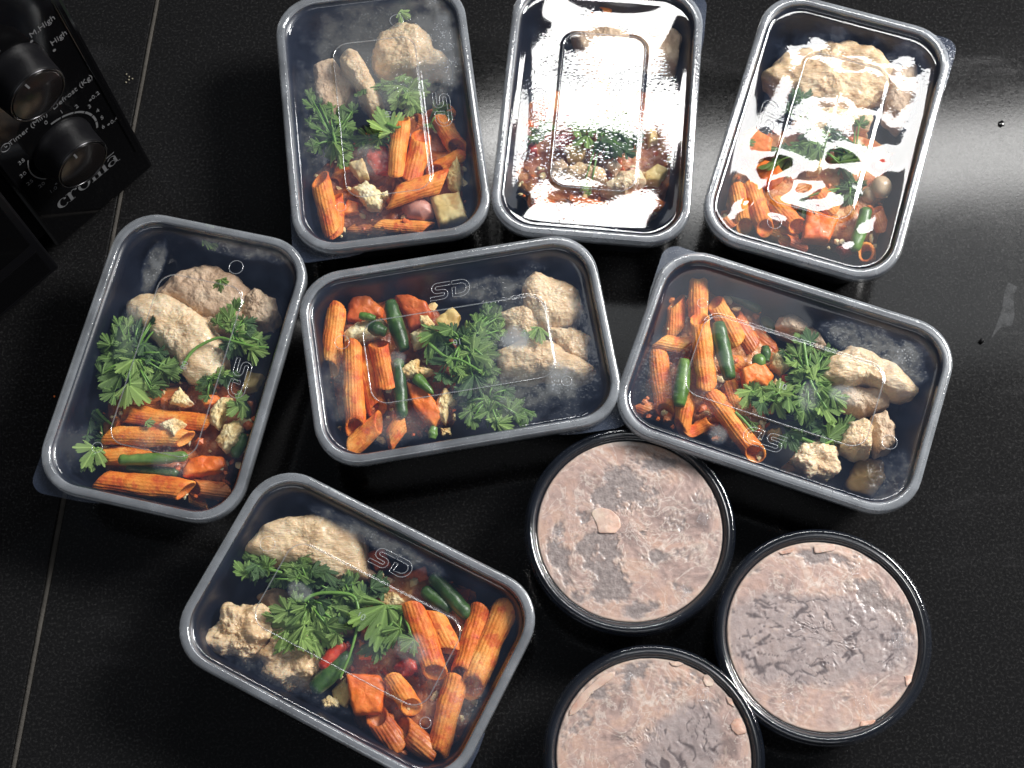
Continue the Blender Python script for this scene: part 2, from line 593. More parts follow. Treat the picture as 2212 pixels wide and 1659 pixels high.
def meal_box(key, loc, rz, label, sag=.0008, warp=.0002, wf=32, blobs=(), wet=.25, base=.03, num='01', seed=0, f0=.060, pw=2.0):
    root = empty('meal_box', (loc[0], loc[1], 0), rz)
    tag(root, label, 'food container', 'lidded rectangular meal boxes')
    # --- black tray: outer wall, rolled rim, inner wall, floor
    T_ = []
    for (d, z) in ((.0165, .0012), (.0135, .0002), (.0125, .0010), (.0110, .006), (.0040, .040), (.0030, .0462), (-.0022, .0468), (-.0026, .0478), (-.0016, .0486), (.0006, .0486),
                   (.0022, .0480), (.0040, .0462), (.0052, .040), (.0122, .0060), (.0145, .0034), (.0180, .0026)):
        T_.append([(x, y, z) for x, y in rrect(LL - 2 * d, WW - 2 * d, RC - d * .55)])
    v, f = loft(T_, True, True)
    build('tray', v, f, MAT['tray'], root)
    # --- lid: skirt, flange bead, channel, panel with a raised rounded rectangle
    prof = [(-.0024, -.0092), (-.0029, -.0088), (-.0031, -.0060), (-.0030, -.0012), (-.0027, -.0003), (-.0021, .0001), (-.0010, .0003), (.0008, .0003), (.0018, .0000), (.0022, -.0010),
            (.0027, -.0034), (.0036, -.0043), (.0050, -.0045)]
    rings, mats = [], []
    for (d, z) in prof:
        rings.append([(x, y, FZ + z) for x, y in rrect(LL - 2 * d, WW - 2 * d, RC - d * .8)])
        mats.append(1 if d < .0023 else 0)
    L0, W0, r0 = LL - .0140, WW - .0140, RC - .006
    L1, W1, r1 = .1085, .0530, .0105

    def pz(x, y):
        a = max(0, 1 - abs(2 * x / L0) ** pw) * max(0, 1 - abs(2 * y / W0) ** pw)
        e = min(1.0, 3.0 * max(0, 1 - max(abs(2 * x / L0), abs(2 * y / W0))) ** .9)
        q = Vector((x * wf + seed * 7.3, y * wf - seed * 3.1, seed))
        return FZ - .0045 - sag * a + warp * e * (noise.noise(q) + .5 * noise.noise(q * 2.1))

    NP = 16
    for i in range(NP + 1):
        t_ = i / NP
        rings.append([(x, y, pz(x, y)) for x, y in rrect(L0 + (L1 - L0) * t_, W0 + (W1 - W0) * t_, r0 + (r1 - r0) * t_)])
        mats.append(0)
    for k, (d, z) in enumerate(((.0004, .0003), (.0008, .0009), (.0013, .0011), (.0019, .0011))):
        rings.append([(x, y, pz(x, y) + z) for x, y in rrect(L1 - 2 * d, W1 - 2 * d, r1 - d)])
        mats.append(0)
    NI = 12
    for i in range(1, NI + 1):
        t_ = i / NI
        l_, w_ = (L1 - .004), (W1 - .004)
        rings.append([(x, y, pz(x, y) + .0011) for x, y in rrect(l_ + (.058 - l_) * t_, w_ + (.0012 - w_) * t_, max(.0005, (r1 - .002) * (1 - t_)))])
        mats.append(0)
    v, f = loft(rings, False, True)
    lm = m_lid('clear_lid_' + key, base, blobs, wet, f0=f0)
    lid = build('lid', v, f, [lm, MAT['rim']], root)
    n = len(rings[0])
    mi = []
    for k in range(len(rings) - 1): mi += [1 if mats[k + 1] == 1 else 0] * n
    mi.append(0)
    lid.data.polygons.foreach_set('material_index', mi)
    # --- corner pull tab, opposite the embossed letters
    cxx, cyy = LL / 2 + .0034, -WW / 2 - .0034
    out = [(cxx, cyy + .040), (cxx + .0012, cyy + .030)] + [(cxx + .0016 - .009 + .009 * math.cos(a), cyy - .0016 + .009 - .009 * math.sin(a)) for a in [math.pi / 2 * i / 8 for i in range(9)]] + \
          [(cxx - .030, cyy - .0012), (cxx - .040, cyy), (cxx - .034, cyy + .006), (cxx - .012, cyy + .012), (cxx - .006, cyy + .034)]
    zt = FZ - .0080
    nv = len(out)
    v = [(x, y, zt) for x, y in out] + [(x, y, zt - .0007) for x, y in out]
    f = [tuple(range(nv)), tuple(range(2 * nv - 1, nv - 1, -1))] + [(i, nv + i, nv + (i + 1) % nv, (i + 1) % nv) for i in range(nv)]
    build('pull_tab', v, f, MAT['tab'], lid, False)
    # --- added milky bead, standing in for the highlight along the raised centre's edge
    pl = [(x, y, pz(x, y) + .0010) for x, y in rrect(L1 - .0016, W1 - .0016, r1 - .0008)]
    v, f = tube(pl, .00042, 6, True)
    build('ridge_highlight_bead', v, f, MAT['bead'], lid)
    # --- embossed letters, mould number and gate ring
    sc = .0108
    LV, LF = [], []
    yb = W0 / 2 * .5 + W1 / 4 - .0055
    for cl in (LOGO_S, LOGO_D):
        ol = stroke_outline(cl, .20)
        pl = []
        for p in ol:
            x = (p.x - 1.0 + .12 * p.y) * sc; y = yb + p.y * sc
            pl.append((x, y, pz(x, y) + .0003))
        v, f = tube(pl, .00022, 5, True)
        o = len(LV); LV += v; LF += [tuple(i + o for i in q) for q in f]
    build('embossed_letters', LV, LF, MAT['emboss'], lid)
    me = text_mesh(num, .0052)
    for vv in me.vertices:
        vv.co.z += pz(0, .004) + .0014; vv.co.y += .004
    link('mould_number', me, MAT['emboss'], lid, False)
    for (gx, gy, gr) in ((-.066, .016, .0042), (.058, -.030, .0030)):
        v, f = tube([(gx + gr * math.cos(a), gy + gr * math.sin(a), pz(gx, gy) + .0003) for a in [2 * math.pi * i / 24 for i in range(24)]], .00022, 5, True)
        build('gate_ring', v, f, MAT['emboss'], lid)
    return root


H90 = math.pi / 2
BOX = {}
TH = {'c1': (-.0691, .4512, .0635 - H90), 'c2': (.0642, .4453, -.1616 + H90), 'c3': (.2008, .4178, -.3766 + H90), 'c4': (-.1924, .2975, -.2870 - H90),
      'c5': (-.0295, .2954, .1039), 'c6': (.1553, .2635, -.4064 + math.pi), 'c7': (-.0924, .1405, -.5347)}


def loc_uv(k, x, y):
    """crop pixel -> box-local position on the lid panel"""
    p = P(k, x, y, FZ - .004)
    bx, by, a = TH[k]
    dx, dy = p.x - bx, p.y - by
    return (math.cos(a) * dx + math.sin(a) * dy, -math.sin(a) * dx + math.cos(a) * dy)


def lid_hazes(k, lst):
    """(x, y, rx, ry in crop pixels along the box axes, strength, scale, threshold)"""
    out = []
    for (x, y, ru, rv, st, sc, th) in lst:
        u, v = loc_uv(k, x, y)
        out.append((u, v, ru * mpp(k), rv * mpp(k), st, sc, th))
    return out


BOX['c1'] = meal_box('c1', TH['c1'], TH['c1'][2], 'lidded black food box with hazy lid, back row, beside the microwave', .0012, .00030, 30,
                     lid_hazes('c1', [(750, 330, 480, 560, .26, 30, .35), (1050, 300, 420, 160, .30, 40, .40), (250, 800, 500, 130, .14, 420, .52), (620, 1040, 120, 120, .35, 200, .45),  # first two patches paint the grey wall's reflection as haze
                                 (600, 1450, 200, 180, .10, 90, .45)]), .10, .045, '01', 1)
BOX['c2'] = meal_box('c2', TH['c2'], TH['c2'][2], 'lidded food box whose lid mirrors the window in white glare, middle of back row', .0020, .00032, 26,
                     lid_hazes('c2', [(700, 800, 900, 600, .10, 420, .53), (300, 1000, 300, 200, .12, 420, .52)]), .032, .015, '01', 2, .07, 4.0)
BOX['c3'] = meal_box('c3', TH['c3'], TH['c3'][2], 'lidded food box with broken white glare patches across its lid, end of back row', .0000, .00115, 44,
                     lid_hazes('c3', [(800, 500, 420, 420, .14, 420, .52), (1200, 500, 400, 160, .12, 420, .52), (700, 700, 300, 300, .12, 60, .5)]), .03, .015, '01', 5, .07, 4.0)
BOX['c4'] = meal_box('c4', TH['c4'], TH['c4'][2], 'lidded food box in front of the microwave with large cilantro clump inside', .0006, .00015, 28,
                     lid_hazes('c4', [(660, 300, 150, 55, .40, 260, .50), (1150, 210, 60, 300, .30, 330, .55), (240, 1230, 150, 120, .14, 120, .5), (660, 1180, 140, 210, .22, 110, .60),
                                 (760, 1330, 60, 110, .25, 160, .5), (540, 640, 160, 80, .2, 200, .52)]), .10, .026, '08', 3)
BOX['c5'] = meal_box('c5', TH['c5'], TH['c5'][2], 'lidded food box in the centre, lid fogged over its chicken end', .0006, .00018, 28,
                     lid_hazes('c5', [(1600, 800, 420, 560, .20, 330, .47), (1480, 740, 100, 95, .60, 90, .3), (1790, 1010, 110, 130, .38, 260, .45), (1300, 400, 280, 90, .30, 260, .55),
                                 (300, 1050, 150, 260, .18, 200, .45), (700, 1330, 260, 120, .22, 160, .5), (1300, 1150, 350, 160, .16, 330, .50), (690, 870, 60, 60, .5, 240, .4)]), .16, .030, '01', 4)
BOX['c6'] = meal_box('c6', TH['c6'], TH['c6'][2], 'lidded food box overhanging the uppermost round tub, penne at one end', .0006, .00018, 30,
                     lid_hazes('c6', [(1560, 600, 330, 110, .32, 330, .54), (1390, 900, 90, 60, .50, 260, .45), (1190, 900, 60, 110, .30, 260, .5), (1750, 760, 130, 160, .3, 260, .58),
                                 (280, 760, 150, 280, .16, 160, .45), (620, 900, 160, 130, .12, 160, .5), (1700, 1430, 150, 200, .2, 330, .55), (640, 1130, 60, 60, .3, 120, .45)]), .10, .028, '01', 6)
BOX['c7'] = meal_box('c7', TH['c7'], TH['c7'][2], 'lidded food box nearest the viewer, cut by the bottom of the picture', .0006, .00015, 28,
                     lid_hazes('c7', [(1330, 1020, 95, 80, .42, 200, .40), (725, 700, 70, 50, .45, 200, .45), (1100, 1100, 200, 130, .14, 120, .5), (1150, 430, 420, 50, .30, 330, .55),
                                 (1620, 1260, 90, 200, .2, 260, .55), (1500, 1250, 250, 200, .14, 110, .5), (560, 1140, 420, 60, .14, 420, .55)]), .08, .024, '10', 7)


# ------------------------------------------------------------------ food builders
WHERE = {'c1': 'hazy back-row box', 'c2': 'white-glare box', 'c3': 'back-row end box', 'c4': 'box before the microwave',
         'c5': 'centre box', 'c6': 'box above the tubs', 'c7': 'box nearest the viewer'}
rng = random.Random(11)


def finish(o, k, frag, cat, group):
    return tag(o, frag + ' in the ' + WHERE[k], cat, group)


def place(o, c):
    """move a mesh's origin to c (world position) without moving the mesh"""
    o.data.transform(Matrix.Translation(-Vector(c)))
    o.location = c


def penne(k, a, b, z1, z2, frag, r=None, roll=None, mat='penne', bend=None, slant=None, squash=None):
    bend = rng.uniform(-.25, .35) if bend is None else bend
    slant = rng.uniform(.6, 1.0) if slant is None else slant
    squash = rng.uniform(.72, .95) if squash is None else squash
    p, q = P(k, a[0], a[1], z1), P(k, b[0], b[1], z2)
    r = (r * mpp(k)) if r else .0062
    ax = q - p
    L = ax.length
    ax.normalize()
    side = ax.cross(Vector((0, 0, 1)))
    if side.length < .05: side = Vector((1, 0, 0))
    side.normalize()
    up = side.cross(ax)
    roll = rng.uniform(0, 6.28) if roll is None else R(roll)
    NTt, NA = 18, 88
    sd = Vector((rng.uniform(0, 90), rng.uniform(0, 90), 0))
    ph = rng.uniform(0, 6.28)
    rings = []

    def ring(t_, rad, ridge):
        out = []
        for i in range(NA):
            an = 2 * math.pi * i / NA
            rr = rad * (1 + ridge * (abs(math.cos(9.5 * an + ph)) - .6) * 1.5)
            s_ = (t_ - .5) * (L - 2 * slant * r * .0) + slant * r * math.cos(an - roll) * 1.0
            base = (p + q) / 2 + ax * s_ + up * (bend * r * (1 - (2 * t_ - 1) ** 2))
            rv = side * math.cos(an) * rr + up * math.sin(an) * rr * squash
            pt = base + rv
            nn = noise.noise(pt * 420 + sd) * .0003 + noise.noise(pt * 75 + sd) * .0012 + noise.noise(pt * 200 + sd) * .0004
            out.append(pt + rv.normalized() * nn * (1 if ridge else .5))
        return out
    lo, hi = .0 + .04, 1 - .04
    for i in range(NTt + 1): rings.append(ring(lo + (hi - lo) * i / NTt, r * (.97 + .03 * math.sin(math.pi * i / NTt)), .040))
    rings.append(ring(hi + .004, r * .88, 0))
    for i in range(7): rings.append(ring(hi - (hi - lo) * i / 6, r * .74, 0))
    rings.append(ring(lo - .004, r * .88, 0))
    rings.append(rings[0])
    rings = rings[:-1]
    v, f = loft(rings)
    n = NA
    last = (len(rings) - 1) * n
    for i in range(n): f.append((last + i, last + (i + 1) % n, (i + 1) % n, i))
    o = build('penne', v, f, MAT[mat])
    place(o, (p + q) / 2)
    return finish(o, k, frag, 'pasta', 'penne in the meal boxes')


def bean(k, pts, z, frag, r=None, mat='bean', taper=(1, 1), name='green_bean', cut=False, cat='green bean'):
    zs = z if isinstance(z, (list, tuple)) else [z] * len(pts)
    Q = [P(k, x, y, zz) for (x, y), zz in zip(pts, zs)]
    r = r * mpp(k) * .9 if r else .005
    # resample as a quadratic curve
    if len(Q) == 2: Q = [Q[0], (Q[0] + Q[1]) / 2 + Vector((0, 0, .0012)), Q[1]]
    NTt, NA = 26, 24
    ctr = Q[1] * 2 - (Q[0] + Q[2]) / 2
    line = [((1 - t_) ** 2) * Q[0] + 2 * t_ * (1 - t_) * ctr + t_ * t_ * Q[2] for t_ in [i / NTt for i in range(NTt + 1)]]
    rads = []
    Ltot = (Q[2] - Q[0]).length
    for i in range(NTt + 1):
        t_ = i / NTt
        e = min(t_, 1 - t_) * Ltot / r
        capf = min(1.0, .72 + .28 * min(1, e)) if cut else math.sqrt(max(.02, 1 - max(0, 1 - e) ** 2))
        tp = taper[0] + (taper[1] - taper[0]) * t_
        rads.append(r * capf * tp * (1 + .05 * math.sin(9 * t_ + len(pts))))
    v, f = tube(line, rads, NA)
    sd = Vector((rng.uniform(0, 50), 3, 1))
    v2 = []
    for i, p in enumerate(v):
        c = line[min(i // NA, NTt)]
        d = (p - c)
        v2.append(p + d.normalized() * (noise.noise(p * 190 + sd) * .0005 + noise.noise(p * 600 + sd) * .00015) if d.length > 1e-6 else p)
    o = build(name, v2, f, MAT[mat])
    place(o, Q[1])
    return finish(o, k, frag, cat, 'green beans in the meal boxes' if cat == 'green bean' else None)


def blob_mesh(k, poly, zc, up_h, dn_h, e=.75, amp=.0012, freq=160, crag=0.0, soft=1, nth=84, nph=36, tilt=(0, 0), seed=None, knob=0.0):
    pts = [P(k, x, y, zc + up_h * .3) for x, y in poly]
    # area centroid
    A_, cx, cy = 0, 0, 0
    m_ = len(pts)
    for i in range(m_):
        a, b = pts[i], pts[(i + 1) % m_]
        cr = a.x * b.y - b.x * a.y
        A_ += cr; cx += (a.x + b.x) * cr; cy += (a.y + b.y) * cr
    cx /= 3 * A_; cy /= 3 * A_
    rad = []
    grow = 1.16 if crag and crag < .02 and nth == 180 else 1.0
    for i in range(nth):
        an = 2 * math.pi * i / nth
        dx, dy = math.cos(an), math.sin(an)
        best = .001
        for j in range(m_):
            a, b = pts[j], pts[(j + 1) % m_]
            ex, ey = b.x - a.x, b.y - a.y
            den = dx * ey - dy * ex
            if abs(den) < 1e-12: continue
            t_ = ((a.x - cx) * ey - (a.y - cy) * ex) / den
            s_ = ((a.x - cx) * dy - (a.y - cy) * dx) / den
            if t_ > 0 and -.001 <= s_ <= 1.001: best = max(best, t_)
        rad.append(best * grow)
    for _ in range(soft): rad = [(rad[i - 1] + 2 * rad[i] + rad[(i + 1) % nth]) / 4 for i in range(nth)]
    sd = Vector((rng.uniform(0, 99), rng.uniform(0, 99), rng.uniform(0, 99))) if seed is None else Vector((seed, seed * 2.1, 5))
    v, f = [], []
    mr = sum(rad) / nth
    for j in range(nph + 1):
        w_ = 2 * j / nph - 1
        ph = math.copysign(math.pi / 2 * (1 - (1 - abs(w_)) ** 1.6), w_)
        c_, s_ = math.cos(ph), math.sin(ph)
        hf = max(c_, 0) ** e
        vf = math.copysign(abs(s_) ** e, s_)
        for i in range(nth):
            an = 2 * math.pi * i / nth
            x, y = rad[i] * hf * math.cos(an), rad[i] * hf * math.sin(an)
            z = vf * (up_h if vf > 0 else dn_h)
            p = Vector((x, y, z))
            d = Vector((x / (rad[i] ** 2 + 1e-9) * mr, y / (rad[i] ** 2 + 1e-9) * mr, z / max(up_h if z > 0 else dn_h, 1e-4)))
            if d.length > 1e-9: d.normalize()
            else: d = Vector((0, 0, 1))
            if j in (0, nph): d = Vector((0, 0, math.copysign(1, vf)))
            q = p + sd * .01
            disp = amp * noise.noise(q * freq) + amp * .5 * noise.noise(q * freq * 2.3) + (amp * .5 * noise.noise(q * freq * 4.1) if crag else 0)
            if crag:
                disp += crag * (noise.turbulence(q * freq * .30, 2, False, noise_basis='PERLIN_ORIGINAL') - .4) + crag * .22 * (noise.turbulence(q * freq * 1.2, 4, False, noise_basis='PERLIN_ORIGINAL') - .5)
            if knob:
                dd = noise.voronoi(q * freq * 1.6)[0][0]
                disp += knob * (.45 - dd)
            p = p + d * disp
            p.z += tilt[0] * p.x + tilt[1] * p.y
            v.append((p.x, p.y, p.z))
    for j in range(nph):
        for i in range(nth):
            l_ = (i + 1) % nth
            f.append((j * nth + i, j * nth + l_, (j + 1) * nth + l_, (j + 1) * nth + i))
    return v, f, Vector((cx, cy, zc))


def chicken(k, poly, frag, top=.040, zc=.026, mat='chicken', crag=.0022, seed=None):
    v, f, c = blob_mesh(k, poly, zc, top - zc, zc - .0045, .62, .0006, 210, crag, 1, 180, 84, (rng.uniform(-.1, .1), rng.uniform(-.1, .1)), seed, .0003)
    o = build('chicken_piece', v, f, MAT[mat]); o.location = c
    return finish(o, k, frag, 'chicken', 'chicken in the meal boxes')


def chunk(k, poly, frag, top=.038, th=.012, name='carrot_chunk', mat='carrot', cat='carrot', e=.36, amp=.0008, tilt=None, group='vegetables in the meal boxes', soft=0):
    tl = (rng.uniform(-.25, .25), rng.uniform(-.25, .25)) if tilt is None else tilt
    v, f, c = blob_mesh(k, poly, top - th / 2, th / 2, th / 2, e, amp, 190, 0, soft, 72, 26, tl)
    o = build(name, v, f, MAT[mat]); o.location = c
    return finish(o, k, frag, cat, group)


def cauli(k, poly, frag, top=.040, th=.014, mat='cauli'):
    v, f, c = blob_mesh(k, poly, top - th / 2, th / 2, th / 2, .6, .0006, 260, .0006, 0, 96, 40, (rng.uniform(-.2, .2), rng.uniform(-.2, .2)), None, .0011)
    o = build('cauliflower_floret', v, f, MAT[mat]); o.location = c
    return finish(o, k, frag, 'cauliflower', 'cauliflower in the meal boxes')


def ball(k, x, y, rpx, frag, top=.038, name='green_pea', mat='bean_light', cat='pea'):
    poly = [(x + rpx * math.cos(a), y + rpx * math.sin(a)) for a in [2 * math.pi * i / 16 for i in range(16)]]
    r = rpx * mpp(k)
    v, f, c = blob_mesh(k, poly, top - r, r, r, .98, .0003, 200, 0, 0, 40, 20)
    o = build(name, v, f, MAT[mat]); o.location = c
    return finish(o, k, frag, cat, None)


def sauce(k, poly, frag, top=.017):
    v, f, c = blob_mesh(k, poly, .011, top + .001, .008, .45, .0024, 150, .004, 2, 110, 44)
    o = build('sauce_bed', v, f, MAT['sauce']); o.location = c
    return finish(o, k, frag, 'sauce', None)


def leaf_mesh(seed, s=1.0):
    """three-lobed, toothed cilantro leaflet; base at the origin, grows along +x, length about 1"""
    rg = random.Random(seed)
    NO, NR = 128, 7
    u = lambda s_: rg.uniform(-s_, s_)
    lobes = [(0, 1.0, 22), (50 + u(4), .86, 20), (-50 + u(4), .86, 20), (92, .52, 15), (-92, .52, 15)]
    subs = []
    for (c, l_, w_) in lobes:
        for q, k_ in ((-1, .86), (0, 1.0), (1, .86)):
            subs.append((c + q * w_ * .72 + u(2), l_ * k_ * (1 + u(.06)), w_ * .36))
            if q: subs.append((c + q * w_ * .36 + u(2), l_ * .93 * (1 + u(.05)), w_ * .22))
    v, vein, f = [], [], []
    a1, a2, a3 = rg.uniform(.06, .20), rg.uniform(0, 6.28), rg.uniform(-.05, .45)
    fold = rg.uniform(.0, .30)
    for j in range(NR + 1):
        rho = j / NR
        for i in range(NO):
            th = -114 + 228 * i / (NO - 1)
            r_ = .12
            best = 99
            for (c, l_, w_) in lobes:
                r_ = max(r_, .66 * l_ * math.exp(-.5 * abs((th - c) / w_) ** 3))
                best = min(best, abs(th - c))
            tip = r_
            for (c, l_, w_) in subs:
                tip = max(tip, l_ * math.exp(-.5 * abs((th - c) / w_) ** 2.4))
            rr = rho * (r_ + (tip - r_) * rho ** 1.5)
            x, y = rr * math.cos(R(th)), rr * math.sin(R(th))
            z = a1 * math.sin(R(th) * 3.1 + a2) * rho ** 1.5 - a3 * rho ** 2 + fold * abs(y) * .7 + .02 * math.cos(R(best) * 9) * rho
            v.append((x, y, z))
            vein.append(max(0, 1 - best * rho * r_ / 1.8) if rho > .05 else .4)
    for j in range(NR):
        for i in range(NO - 1):
            a = j * NO + i
            f.append((a, a + 1, a + NO + 1, a + NO))
    me = bpy.data.meshes.new('leaf')
    me.from_pydata(v, [], f)
    at = me.attributes.new('vein', 'FLOAT', 'POINT')
    at.data.foreach_set('value', vein)
    me.polygons.foreach_set('use_smooth', [True] * len(me.polygons))
    return me


def bits(k, poly, n, zlo, zhi, seed):
    """loose chopped vegetable crumbs and sauce bits lying between the larger pieces"""
    rg = random.Random(seed)
    xs = [p[0] for p in poly]; ys = [p[1] for p in poly]

    def inside(x, y):
        c = False
        for i in range(len(poly)):
            (x1, y1), (x2, y2) = poly[i], poly[i - 1]
            if (y1 > y) != (y2 > y) and x < (x2 - x1) * (y - y1) / (y2 - y1) + x1: c = not c
        return c
    V, F, MI = [], [], []
    base = [Vector(q) for q in ((0, 0, 1), (.9, 0, .3), (.28, .85, .3), (-.72, .53, .3), (-.72, -.53, .3), (.28, -.85, .3), (.72, .53, -.4), (-.28, .85, -.4), (-.9, 0, -.4), (-.28, -.85, -.4), (.72, -.53, -.4), (0, 0, -.9))]
    tri = [(0, 1, 2), (0, 2, 3), (0, 3, 4), (0, 4, 5), (0, 5, 1), (1, 6, 2), (2, 7, 3), (3, 8, 4), (4, 9, 5), (5, 10, 1), (6, 7, 2), (7, 8, 3), (8, 9, 4), (9, 10, 5), (10, 6, 1), (6, 11, 7), (7, 11, 8), (8, 11, 9), (9, 11, 10), (10, 11, 6)]
    while n > 0:
        x, y = rg.uniform(min(xs), max(xs)), rg.uniform(min(ys), max(ys))
        if not inside(x, y): continue
        n -= 1
        c = P(k, x, y, rg.uniform(zlo, zhi))
        s_ = rg.choice((.0007, .0010, .0014, .0018, .0026))
        st = Vector((rg.uniform(.6, 1.5), rg.uniform(.6, 1.5), rg.uniform(.5, 1)))
        rot = Matrix.Rotation(rg.uniform(0, 6.28), 3, 'Z') @ Matrix.Rotation(rg.uniform(-.6, .6), 3, 'X')
        o = len(V)
        for b_ in base:
            q = Vector((b_.x * st.x, b_.y * st.y, b_.z * st.z)) * s_ * rg.uniform(.75, 1.25)
            V.append(c + rot @ q)
        m_ = rg.choice((0, 0, 0, 1, 1, 1, 2))
        for t_ in tri: F.append(tuple(i + o for i in t_)); MI.append(m_)
    o = build('chopped_bits', V, F, [MAT['cauli'], MAT['penne_dark'], MAT['carrot_dark']], None, False)
    o.data.polygons.foreach_set('material_index', MI)
    finish(o, k, 'loose chopped bits and sauce crumbs between larger pieces', 'food bits', None)
    o['kind'] = 'stuff'
    return o


LEAVES = {}


def leaf_data(i, mat):
    if (i, mat) not in LEAVES:
        me = leaf_mesh(i)
        me.materials.append(MAT[mat])
        LEAVES[(i, mat)] = me
    return LEAVES[(i, mat)]


def sprig(k, ctr, leaves, frag, z=.039, stem=None, mats=('leaf',), seed=0):
    """leaves: (x, y, length in px[, mat letter]) in crop pixels; every leaf points away from the sprig's centre"""
    rg = random.Random(seed * 17 + len(leaves) * 3 + int(ctr[0]))
    c = P(k, ctr[0], ctr[1], z - .004)
    root = empty('cilantro_sprig', c)
    finish(root, k, frag, 'cilantro', 'cilantro in the meal boxes')
    stems = []
    more = []
    for q, lf in enumerate(leaves):
        s_ = lf[2]
        more.append((lf[0], lf[1], s_ * (.78 if len(leaves) > 2 else 1.0)) + tuple(lf[3:]))
        if len(leaves) > 2:
            for _ in range(1 + (q % 2)):
                an, rr_ = rg.uniform(0, 6.28), s_ * rg.uniform(.30, .55)
                more.append((lf[0] + rr_ * math.cos(an), lf[1] + rr_ * math.sin(an), s_ * rg.uniform(.42, .62)) + tuple(lf[3:]))
    leaves = more
    for q, lf in enumerate(leaves):
        x, y, s_ = lf[:3]
        mt = lf[3] if len(lf) > 3 else mats[q % len(mats)]
        zz = z + rg.uniform(-.0045, .002)
        p = P(k, x, y, zz)
        L = s_ * mpp(k) * 1.08
        d = p - c
        d.z = 0
        if d.length < .004: d = Vector((rg.uniform(-1, 1), rg.uniform(-1, 1), 0))
        d.normalize()
        yaw = math.atan2(d.y, d.x) + rg.uniform(-1.2, 1.2)
        base = p - Vector((math.cos(yaw), math.sin(yaw), 0)) * L * .48
        o = bpy.data.objects.new('leaf', leaf_data(rg.randrange(14), mt))
        COL.objects.link(o)
        o.parent = root
        pitch, rl = rg.uniform(-.6, .25), rg.uniform(-.85, .85)
        o.rotation_euler = (Matrix.Rotation(yaw, 3, 'Z') @ Matrix.Rotation(pitch * .6, 3, 'Y') @ Matrix.Rotation(rl, 3, 'X')).to_euler()
        o.location = base - c
        o.scale = (L, L * rg.uniform(.85, 1.1), L * .8)
        mid = (base - c) * .55 + Vector((0, 0, .0015))
        stems.append(tube([Vector((0, 0, -.002)), mid, base - c + Vector((math.cos(yaw), math.sin(yaw), 0)) * L * .1], [.0007, .0006, .0004], 6))
    if stem:
        Q = [P(k, x, y, z + .0015) - c for x, y in stem]
        # smooth polyline
        line = []
        for i in range(len(Q) - 1):
            p0, p1, p2, p3 = Q[max(i - 1, 0)], Q[i], Q[i + 1], Q[min(i + 2, len(Q) - 1)]
            for j in range(7):
                t_ = j / 7
                line.append(.5 * ((2 * p1) + (p2 - p0) * t_ + (2 * p0 - 5 * p1 + 4 * p2 - p3) * t_ * t_ + (3 * p1 - p0 - 3 * p2 + p3) * t_ ** 3))
        line.append(Q[-1])
        stems.append(tube(line, [.0011 - .0004 * i / len(line) for i in range(len(line))], 8))
    v, f = merge(stems)
    build('stem', v, f, MAT['stem'], root)
    return root


L_, D_, N_ = 'leaf_light', 'leaf_dark', 'leaf'
ALL3 = ('leaf', 'leaf_light', 'leaf', 'leaf_dark')

# ================================================================== box in front of the microwave (c4)
k = 'c4'
sauce(k, [(420, 960), (700, 900), (1180, 900), (1200, 1050), (1090, 1400), (980, 1540), (420, 1450), (380, 1250)], 'dark tomato sauce pooled under the penne', .015)
bits(k, [(420, 960), (700, 900), (1180, 900), (1200, 1050), (1090, 1400), (980, 1540), (420, 1450), (380, 1250)], 170, .020, .030, 1)
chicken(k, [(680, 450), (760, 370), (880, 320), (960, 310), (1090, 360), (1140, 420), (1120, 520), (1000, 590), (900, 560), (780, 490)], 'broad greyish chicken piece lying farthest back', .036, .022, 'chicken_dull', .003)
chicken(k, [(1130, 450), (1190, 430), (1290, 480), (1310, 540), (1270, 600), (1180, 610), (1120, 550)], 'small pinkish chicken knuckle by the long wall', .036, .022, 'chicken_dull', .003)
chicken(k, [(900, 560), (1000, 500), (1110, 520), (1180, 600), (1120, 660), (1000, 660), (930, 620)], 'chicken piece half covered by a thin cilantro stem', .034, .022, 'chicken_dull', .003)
chicken(k, [(555, 510), (620, 475), (700, 460), (830, 510), (940, 600), (1000, 680), (1020, 770), (960, 870), (890, 890), (830, 860), (780, 770), (700, 710), (630, 640), (560, 570)],
        'large bright crumbly chicken breast in the middle', .042, .026)
penne(k, (500, 1062), (950, 1112), .030, .032, 'uppermost red penne of the three lying parallel', 47, 90)
penne(k, (425, 1178), (850, 1196), .032, .032, 'second penne, under a cauliflower crumb', 46, 200)
penne(k, (372, 1292), (640, 1272), .028, .028, 'pale penne mostly hidden behind the green bean', 46, 40)
penne(k, (380, 1408), (852, 1462), .033, .033, 'longest penne, lying along the near short wall', 52, 190)
penne(k, (860, 1446), (1036, 1470), .026, .024, 'short dark penne end in the near corner', 46, 60, 'penne_dark')
penne(k, (560, 1000), (790, 960), .020, .022, 'reddish penne sunk below the cilantro leaf', 44, 60, 'penne_dark')
penne(k, (780, 1230), (960, 1190), .018, .020, 'deep dark penne beside the large cauliflower', 44, 60, 'penne_dark')
penne(k, (840, 1490), (945, 1532), .020, .020, 'pale penne tip poking out at the near wall', 34, 10)
chunk(k, [(820, 1390), (850, 1300), (960, 1285), (1030, 1290), (1040, 1340), (990, 1370), (900, 1385), (830, 1405)], 'rough orange carrot wedge beside the long green bean', .034, .014, amp=.0010)
chunk(k, [(920, 985), (1000, 968), (1025, 1000), (990, 1025), (930, 1030)], 'small rounded carrot bit between two cauliflower florets', .033, .010, mat='carrot')
chunk(k, [(640, 930), (700, 905), (750, 940), (720, 985), (650, 980)], 'tomato scrap tucked under the cilantro', .026, .010, 'tomato_piece', 'tomato', 'tomato', .6)
